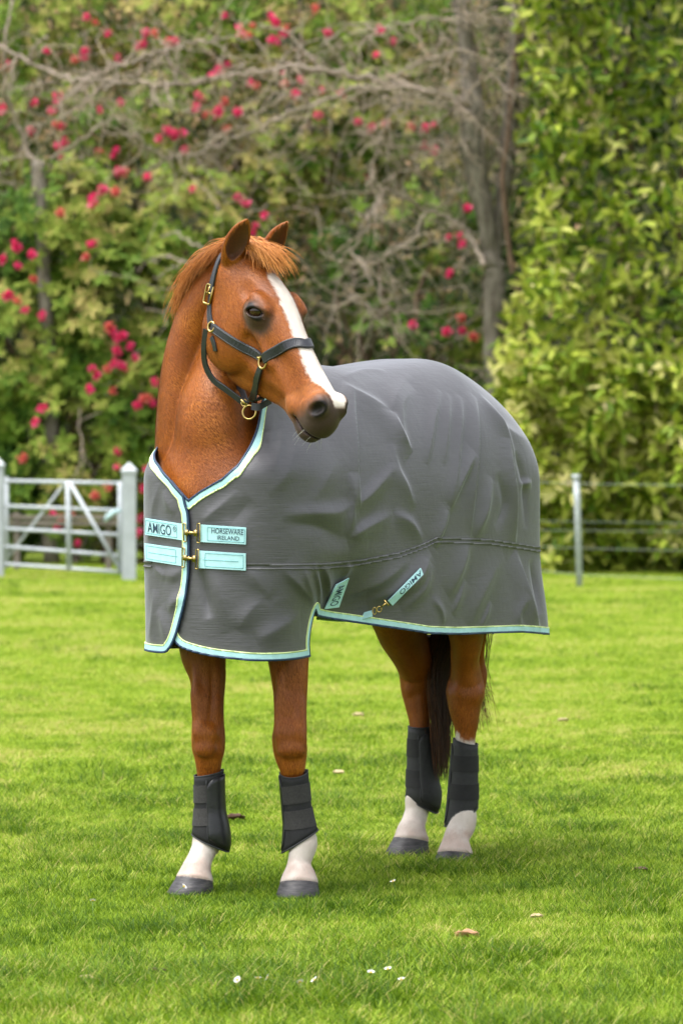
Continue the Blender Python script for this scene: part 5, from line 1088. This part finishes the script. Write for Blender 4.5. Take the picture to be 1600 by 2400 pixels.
# surcingles
s5 = strap([(813, 1352), (789, 1420), (757, 1424), (783, 1368)], [('AMIGO', .12, .90, .22, .80)], 'short surcingle tab with navy print near the girth', False, nx=14)
s6 = strap([(987, 1346), (915, 1419), (905, 1408), (981, 1331)], [('AMIGO', .03, .70, .18, .84)], 'slanting rear surcingle with navy print', False, nx=18)
def ribbon(name, pts, wv, th, mat, parent):
    P = np.asarray(pts, float); W_ = np.asarray(wv, float); T = np.gradient(P, axis=0); N = np.cross(T, W_); N /= np.linalg.norm(N, axis=1)[:, None]+1e-9
    V = np.vstack([P-W_/2+N*th/2, P+W_/2+N*th/2, P+W_/2-N*th/2, P-W_/2-N*th/2]); n = len(P); Fc = []
    for i in range(n-1):
        for a in range(4): b = (a+1) % 4; Fc.append((a*n+i, b*n+i, b*n+i+1, a*n+i+1))
    Fc += [(0, 3*n, 2*n, n), (n-1, 2*n-1, 3*n-1, 4*n-1)]
    o = link(name, mesh(name, V, Fc), mat, smooth=False); return attach(o, parent) if parent is not None else o
# strap under the belly, from the girth tab back to the rear clip
q = cat_rom([unproj(752, 1430, 11.40), unproj(790, 1444, 11.42), unproj(830, 1448, 11.42), unproj(872, 1438, 11.40)], 6)
ribbon('surcingle_strap', q, np.array([[0, .01, .020]]*len(q)), .003, M_AQUA, rug)
q = cat_rom([unproj(742, 1447, 11.6), unproj(800, 1452, 11.75), unproj(850, 1450, 11.95)], 6); ribbon('surcingle_strap', q, np.array([[0, .03, .012]]*len(q)), .003, M_AQUA, rug)
mb = MB(); c1 = unproj(877, 1432, 11.385); mb.ring(c1, EX, A(0, 0, 1), .006, .011, .002, 18, 6); o = mb.build('buckle', M_BRASS); attach(o, rug)
mb = MB(); c2, c3 = unproj(888, 1428, 11.38), unproj(905, 1413, 11.38); mb.ring(c2, EX, A(0, 0, 1), .0075, .009, .002, 18, 6); mb.tube([c2+A(.005, 0, .006), c3], .0028, 8); d_ = (c3-c2)/np.linalg.norm(c3-c2); p_ = A(-d_[2], 0, d_[0]); mb.tube([c3+p_*.012, c3-p_*.012], .003, 8); o = mb.build('buckle', M_BRASS); attach(o, rug)
mb = MB(); c1 = unproj(760, 1429, 11.35); mb.tube([unproj(744, 1430, 11.36), unproj(778, 1426, 11.35)], .003, 8); mb.ring(unproj(768, 1430, 11.36), EX, A(0, 0, 1), .012, .005, .002, 18, 6); o = mb.build('buckle', M_BRASS); attach(o, rug)

# ------------------------------------------------------------------ head collar
M_LEATHER = simple_mat('black_leather', (.020, .021, .028), .34, noise=.25, nscale=120, bump=.25, bscale=350)
M_LSTITCH = simple_mat('leather_stitch', (.09, .09, .10), .6)
halter = empty('head_collar', tuple(hd2w(A(.3, 0, -.1)))); tag(halter, 'black leather head collar with brass rings on the horse\'s head', 'head collar')
hm = np.nonzero((hx > -.2) & (HV[:, 2] > 1.3))[0]; keep = np.zeros(len(HV), bool); keep[hm] = True; fq = HQ[keep[HQ].all(1)]
bvhH = BVHTree.FromPolygons([tuple(p) for p in HV], [tuple(t) for t in fq.tolist()])
def snap(P, off):
    loc, nrm, i, d = bvhH.find_nearest(Vector(P)); return np.array(loc)+np.array(nrm)*off, np.array(nrm)
def hpx(px, py, R):      # photo point at lateral position R in the head frame
    o = A(0, 0, CAMH); d = unproj(px, py, 1.0)-o; t = (R-(o-HEAD_O) @ HR)/(d @ HR); return w2hd(o+t*d)
def strap_on_head(name, loc, width, th=.0045, off=.002, side=1, parent=None, k=6, snapw=1.0, line=True, fixn=None):
    P = cat_rom(np.array(loc), k); P = P*A(1, side, 1); W = hd2w(P); S, N = zip(*[snap(p, off) for p in W]); S, N = np.array(S), np.array(N)
    S = W*(1-snapw)+S*snapw
    if fixn is not None: N = np.tile(fixn, (len(S), 1))
    for _ in range(3): N[1:-1] = (N[:-2]+N[1:-1]+N[2:])/3; S[1:-1] = (S[:-2]+2*S[1:-1]+S[2:])/4
    N /= np.linalg.norm(N, axis=1)[:, None]; T = np.gradient(S, axis=0); T /= np.linalg.norm(T, axis=1)[:, None]+1e-9; Wd = np.cross(N, T); Wd /= np.linalg.norm(Wd, axis=1)[:, None]+1e-9
    pr = [(-1, 0), (-.96, .8), (-.85, 1), (.85, 1), (.96, .8), (1, 0)]; V = []; m = len(pr)
    for i in range(len(S)):
        for a, b in pr: V.append(S[i]+Wd[i]*a*width/2+N[i]*b*th)
    n = len(S); Fc = [(i*m+j, i*m+(j+1) % m, (i+1)*m+(j+1) % m, (i+1)*m+j) for i in range(n-1) for j in range(m)]+[tuple(range(m)), tuple((n-1)*m+j for j in range(m-1, -1, -1))]
    o = link(name, mesh(name, V, Fc), M_LEATHER, smooth=False)
    attach(o, halter) if parent is None else setattr(o, 'parent', parent)
    if line:
        mb = MB()
        for a in (-.72, .72): mb.tube([S[i]+Wd[i]*a*width/2+N[i]*(th+.0002) for i in range(n)], .0007, 4)
        q = mb.build('stitching', M_LSTITCH); q.parent = o
    return S, N, o
crown = [hpx(516, 592, .070), hpx(504, 625, .085), hpx(492, 668, .092), hpx(483, 700, .092), hpx(489, 738, .09), hpx(498, 762, .088)]
poll = [A(crown[0][0]-.002, .045, crown[0][2]+.03), A(crown[0][0]-.004, 0, crown[0][2]+.045), A(crown[0][0]-.002, -.045, crown[0][2]+.03)]
cheek = [hpx(499, 765, .088), hpx(535, 790, .086), hpx(572, 818, .080), hpx(604, 840, .070)]
nose = [hpx(622, 840, .062), hpx(660, 815, .052), hpx(698, 798, .035), hpx(728, 793, .008)]
jowl = [hpx(484, 772, .085), hpx(479, 815, .075), hpx(482, 855, .06), hpx(500, 890, .045), hpx(530, 912, .03), hpx(560, 935, .012), hpx(578, 948, .0)]
back_ = [hpx(608, 862, .066), hpx(600, 890, .055), hpx(594, 920, .035), hpx(588, 945, .01), A(*(hpx(586, 952, 0)*A(1, 0, 1)))]
strap_on_head('crown_strap', poll, .028); strap_on_head('noseband', nose+[p*A(1, -1, 1) for p in nose[-2::-1]], .033, th=.006)
for sd_ in (1, -1):
    CS, CN, _ = strap_on_head('crown_strap', [poll[0]]+crown, .028, side=sd_); strap_on_head('cheek_strap', cheek, .030, side=sd_, th=.0055)
    strap_on_head('jowl_strap', jowl, .021, side=sd_, snapw=.0, th=.005, line=False, fixn=HR*sd_+HA*.2); strap_on_head('chin_strap', back_, .023, side=sd_, snapw=.5, th=.006, line=False)
    strap_on_head('strap_end', [hpx(500, 790, .086), hpx(506, 806, .085), hpx(508, 822, .083)], .018, side=sd_, line=False)
    for c_, r1_, r2_, nm in ((hpx(500, 766, .09), .013, .015, 'ring'), (hpx(613, 849, .068), .016, .020, 'ring')):
        p, nn = snap(hd2w(c_*A(1, sd_, 1)), .007); nn = nn*.3+HR*sd_+HN*.3; nn /= np.linalg.norm(nn); e1 = np.cross(nn, A(0, 0, 1)); e1 /= np.linalg.norm(e1); e2 = np.cross(nn, e1); mb = MB(); mb.ring(p, e1, e2, r1_, r2_, .0036, 24, 8)
        if r1_ > .014:
            for a_, b_ in ((-1, -.6), (1, -.6), (0, -1.2)): mb.tube([p+e1*r1_*a_*.8+e2*r2_*b_*.9, p+e1*r1_*a_*1.55+e2*r2_*b_*1.25], .0038, 6)
        attach(mb.build('ring', M_BRASS), halter)
    bi = int(len(CS)*.62); nn = CN[bi]*.5+HR*sd_+HN*.2; nn /= np.linalg.norm(nn); p = CS[bi]+CN[bi]*.007; e2 = CS[bi-3]-CS[bi+3]; e2 -= nn*nn.dot(e2); e2 /= np.linalg.norm(e2); e1 = np.cross(nn, e2); mb = MB()
    mb.tube([p+e1*x*.017+e2*y*.030 for x, y in ((-1, -.85), (-.8, -1), (.8, -1), (1, -.85), (1, 0), (1, .85), (.8, 1), (-.8, 1), (-1, .85), (-1, 0), (-1, -.9))], .0033, 8); mb.tube([p+e2*.028, p-e2*.004+nn*.004], .0022, 6); mb.tube([p-e1*.016+e2*.004, p+e1*.016+e2*.004], .003, 6)
    attach(mb.build('buckle', M_BRASS), halter)
rc = hd2w(hpx(584, 966, 0)); mb = MB(); e1 = A(.93, -.3, .1); e1 /= np.linalg.norm(e1); e2 = A(0, .12, 1.); e2 -= e1*e1.dot(e2); e2 /= np.linalg.norm(e2); mb.ring(rc, e1, e2, .0215, .0215, .0028, 32, 8); attach(mb.build('lead_ring', M_BRASS), halter)
q = hd2w(cat_rom(np.array([hpx(590, 952, 0), hpx(606, 954, -.01), hpx(622, 946, -.03), hpx(636, 938, -.05)]), 5)); ribbon('chin_strap', q, np.array([[0.002, 0, .022]]*len(q)), .006, M_LEATHER, halter)
mb = MB(); mb.tube([hd2w(hpx(565, 936, .012)), hd2w(hpx(578, 950, .002))], .005, 8); mb.ring(hd2w(hpx(572, 944, .006)), e1, e2, .009, .011, .002, 16, 6); attach(mb.build('buckle', M_BRASS), halter)
# ------------------------------------------------------------------ leg boots
M_NEO = simple_mat('black_neoprene', (.007, .007, .008), .75, noise=.25, nscale=90, bump=.3, bscale=600); M_NEOG = simple_mat('charcoal_neoprene', (.016, .0165, .018), .7, noise=.2, nscale=90, bump=.3, bscale=600)
M_SHELL = simple_mat('black_boot_shell', (.013, .0135, .015), .36, noise=.2, nscale=50, bump=.35, bscale=120); M_ELAS = simple_mat('worn_elastic', (.034, .032, .031), .85, noise=.25, nscale=160, bump=.3, bscale=700)
M_TRIM = simple_mat('boot_trim', (.034, .035, .038), .6)
def boot(label, rows, d, dep, top, bot, bands, pad, mats):
    """rows: y, left px, right px; top/bot: (mean y, slope left->right, dip towards the camera)"""
    R_ = np.array(rows, float); k = d/F_PX
    def ring_pt(f, y, off=0.0):
        L, R = np.interp(y, R_[:, 0], R_[:, 1]), np.interp(y, R_[:, 0], R_[:, 2]); rx = (R-L)/2*k+off
        c = unproj((L+R)/2, y, d); return c+A(math.cos(f)*rx, -math.sin(f)*(((R-L)/2*k)*dep+off), 0)
    yt = lambda f: top[0]+top[1]*math.cos(f)+top[2]*max(math.sin(f), 0)
    yb = lambda f: bot[0]+bot[1]*math.cos(f)+bot[2]*max(math.sin(f), 0)
    base = empty('leg_boot', tuple(unproj((R_[-1, 1]+R_[-1, 2])/2, R_[-1, 0], d))); tag(base, label, 'leg boot', 'protective boots on the horse\'s legs')
    def shell(name, mat, f0, f1, t0, t1, off, th, n=40, m=12, smooth=True, ovl=None):
        V = []; fs = np.linspace(f0, f1, n)
        for o in (off+th, off):
            for j in range(m+1):
                for i, f in enumerate(fs):
                    t = j/m; a, b = t0(f), t1(f); e = 1.0
                    bulge = 0 if ovl is None else ovl*math.sin(math.pi*i/(n-1))**.5*math.sin(math.pi*min(1, .12+.88*t*1.02 if t < .95 else 1-(.0))) if o > off else 0
                    V.append(ring_pt(f, a+(b-a)*t, o+bulge))
        s = n*(m+1); Fc = []
        for j in range(m):
            for i in range(n-1):
                a = j*n+i; Fc += [(a, a+1, a+n+1, a+n), (s+a, s+a+n, s+a+n+1, s+a+1)]
        rim = list(range(n))+[j*n+n-1 for j in range(1, m+1)]+[m*n+i for i in range(n-2, -1, -1)]+[j*n for j in range(m-1, 0, -1)]
        Fc += [(rim[q], s+rim[q], s+rim[(q+1) % len(rim)], rim[(q+1) % len(rim)]) for q in range(len(rim))]
        o = link(name, mesh(name, V, Fc), mat, smooth=smooth); attach(o, base); return o
    shell('neoprene_sleeve', mats[0], -1.4, 2*math.pi-1.5, yt, yb, .0, .004)
    for y0, y1, f0, f1, tilt in bands:
        shell('strap', mats[1], f0, f1, lambda f: y0+tilt*math.cos(f), lambda f: y1+tilt*math.cos(f), .0042, .0022, n=48, m=2, smooth=False)
    f0, f1, pt, pb = pad
    shell('strike_pad', mats[2], f0, f1, lambda f: yt(f)+pt+ (18*((2*(f-f0)/(f1-f0)-1)**4)), lambda f: yb(f)-pb-10*((2*(f-f0)/(f1-f0)-1)**2), .0040, .0030, n=20, m=14, ovl=.004)
    mb = MB(); fs = np.linspace(-1.4, 2*math.pi-1.5, 50); mb.tube([ring_pt(f, yb(f), .003) for f in fs], .0028, 6); attach(mb.build('edge_binding', mats[3]), base); mb = MB(); mb.tube([ring_pt(f, yt(f), .003) for f in fs], .0022, 6); attach(mb.build('edge_binding', mats[3]), base)
    mb = MB(); mb.tube([ring_pt(f1+.04, yt(f1)+pt+(yb(f1)-yt(f1)-pb-pt)*t, .005) for t in np.linspace(.02, .97, 14)], .0016, 5); attach(mb.build('edge_binding', mats[3]), base)
pi = math.pi
boot('black leg boot with worn grey straps on the foreleg at far left of the horse', [(1800, 457, 522), (1860, 458, 521), (1900, 458, 523), (1930, 455, 531), (1955, 452, 536), (1975, 458, 537), (2000, 474, 534)], 11.41, 1.15, (1811, -7, 3), (1975, 20, 3),
     [(1836, 1877, 1.65, 3.9, -4), (1890, 1930, 1.65, 3.9, -4)], (-.55, 1.65, 8, 4), (M_NEO, M_ELAS, M_SHELL, M_TRIM))
boot('black leg boot with two broad worn straps across its front, on the middle foreleg', [(1800, 656, 719), (1840, 661, 722), (1888, 666, 727), (1930, 669, 736), (1950, 668, 746), (1985, 664, 746), (2000, 662, 738)], 11.33, 1.15, (1808, -3, 12), (1972, -27, -4),
     [(1838, 1880, -.2, 3.0, -5), (1896, 1938, -.2, 3.0, -5)], (2.75, 4.2, 6, 4), (M_NEO, M_ELAS, M_SHELL, M_TRIM))
boot('charcoal hind leg boot partly covered by the dark tail', [(1695, 958, 1008), (1765, 956, 1014), (1820, 954, 1020), (1850, 953, 1029), (1866, 952, 1030), (1890, 962, 1028), (1910, 975, 1022)], 12.48, 1.15, (1702, 0, 2), (1884, 19, 8),
     [(1730, 1772, 1.7, 4.0, 0), (1802, 1843, 1.7, 4.0, 0)], (-.5, 1.7, 14, 9), (M_NEOG, M_NEO, M_NEOG, M_TRIM))
boot('charcoal hind leg boot with two black straps, on the leg at far right', [(1725, 1064, 1117), (1760, 1062, 1117), (1793, 1060, 1117), (1870, 1053, 1118), (1900, 1049, 1117), (1936, 1043, 1112)], 12.23, 1.15, (1737, 7, 4), (1914, -22, 3),
     [(1769, 1807, -.3, 3.6, 1), (1835, 1872, -.3, 3.6, 1)], (2.8, 4.2, 12, 4), (M_NEOG, M_NEO, M_NEOG, M_TRIM))
# ------------------------------------------------------------------ daisies and fallen leaves in the grass
M_DPET = simple_mat('daisy_petals', (.82, .80, .80), .6); M_DCEN = simple_mat('daisy_centre', (.55, .38, .03), .7); M_DSTEM = simple_mat('daisy_stem', (.10, .18, .03), .6)
def daisy_meshes():
    mp = MB()
    for k in range(14):
        a = 2*math.pi*k/14; d = A(math.cos(a), math.sin(a), 0); s = A(-d[1], d[0], 0); mp.add([d*.003, d*.008+s*.0018+A(0, 0, .002), d*.0125+A(0, 0, .005), d*.008-s*.0018+A(0, 0, .002)], [(0, 1, 2, 3)])
    mc = MB(); mc.tube([A(0, 0, -.001), A(0, 0, .002), A(0, 0, .0045)], [.0045, .0045, .002], 8); ms = MB(); ms.tube([A(0, 0, 0), A(.004, 0, -.03), A(.002, .002, -.075)], [.0012, .001, .001], 5)
    return mesh('petals', mp.v, mp.f), mesh('centre', mc.v, mc.f), mesh('stem', ms.v, ms.f)
DP, DC, DS = daisy_meshes(); DP.materials.append(M_DPET); DC.materials.append(M_DCEN); DS.materials.append(M_DSTEM)
rd = np.random.RandomState(8)
DAISY = [(557, 2318, 'daisy at the left end of the row in the front grass'), (604, 2314, 'second daisy from the left in the front row'), (627, 2313, 'daisy close beside the second of the front row'), (703, 2323, 'small daisy in the middle of the front row'), (737, 2318, 'daisy just right of the middle of the front row'),
         (869, 2300, 'daisy below centre, left of a close pair'), (909, 2292, 'upper daisy of the close pair below centre'), (940, 2317, 'lower daisy of the close pair below centre'), (218, 2128, 'single daisy in the grass at far left'), (431, 2094, 'daisy under the toe of the left front hoof'), (921, 2082, 'single daisy in the grass between fore and hind hooves')]
for px, py, lab in DAISY:
    g = ground(px, py+8); e = empty('daisy', (g[0], g[1], G0+.044)); tag(e, lab, 'daisy', 'daisies in the grass'); e.rotation_euler = (rd.uniform(-.2, .7), rd.normal()*.4, rd.uniform(0, 6)); e.scale = (.9,)*3
    for nm, me_ in (('petals', DP), ('centre', DC), ('stem', DS)): o = bpy.data.objects.new(nm, me_); COL.objects.link(o); o.parent = e
M_DEAD = simple_mat('dead_leaf', (.36, .19, .095), .7, noise=.3, nscale=60); M_DARKL = simple_mat('dark_dead_leaf', (.085, .040, .022), .7, noise=.3, nscale=60); M_STRAW = simple_mat('pale_dead_leaf', (.50, .39, .22), .75, noise=.2, nscale=60)
for px, py, s, mt, lab in [(1094, 2196, .036, M_DEAD, 'large curled tan leaf lying in the grass below the hind hooves'), (366, 2282, .028, M_DARKL, 'small dark brown leaf in the front left grass'), (1255, 2150, .020, M_STRAW, 'pale yellow leaf in the grass at right'), (205, 2296, .022, M_STRAW, 'pale dry leaf in the grass at lower left'),
                            (795, 1813, .028, M_STRAW, 'pale leaf in the grass between the front and hind boots'), (838, 1678, .032, M_STRAW, 'pale leaf in the blurred grass left of the hind legs'), (552, 1920, .035, M_DARKL, 'dark leaf beside the front boot'), (1502, 2040, .022, M_DARKL, 'small dark leaf in the grass at far right'), (1318, 1690, .03, M_STRAW, 'pale leaf in the blurred grass right of the tail')]:
    g = ground(px, py); V = []; n, m = 9, 4
    for i in range(n):
        t = i/(n-1); wv = s*.42*math.sin(math.pi*min(.98, t*.93+.03))**.8
        for j in range(-m, m+1): q = j/m; V.append(A((t-.5)*s*2, q*wv, .012+abs(q)**1.6*s*.40+.10*s*math.sin(3*t)+rd.normal()*s*.07))
    k = 2*m+1; Fc = [(i*k+j, i*k+j+1, (i+1)*k+j+1, (i+1)*k+j) for i in range(n-1) for j in range(2*m)]
    o = link('fallen_leaf', mesh('fallen_leaf', V, Fc), mt); o.location = (g[0], g[1], G0); o.rotation_euler = (rd.uniform(.1, .45), 0, rd.uniform(-.5, .5)); tag(o, lab, 'leaf', 'dead leaves in the grass')
    o.modifiers.new('thick', 'SOLIDIFY').thickness = .0012
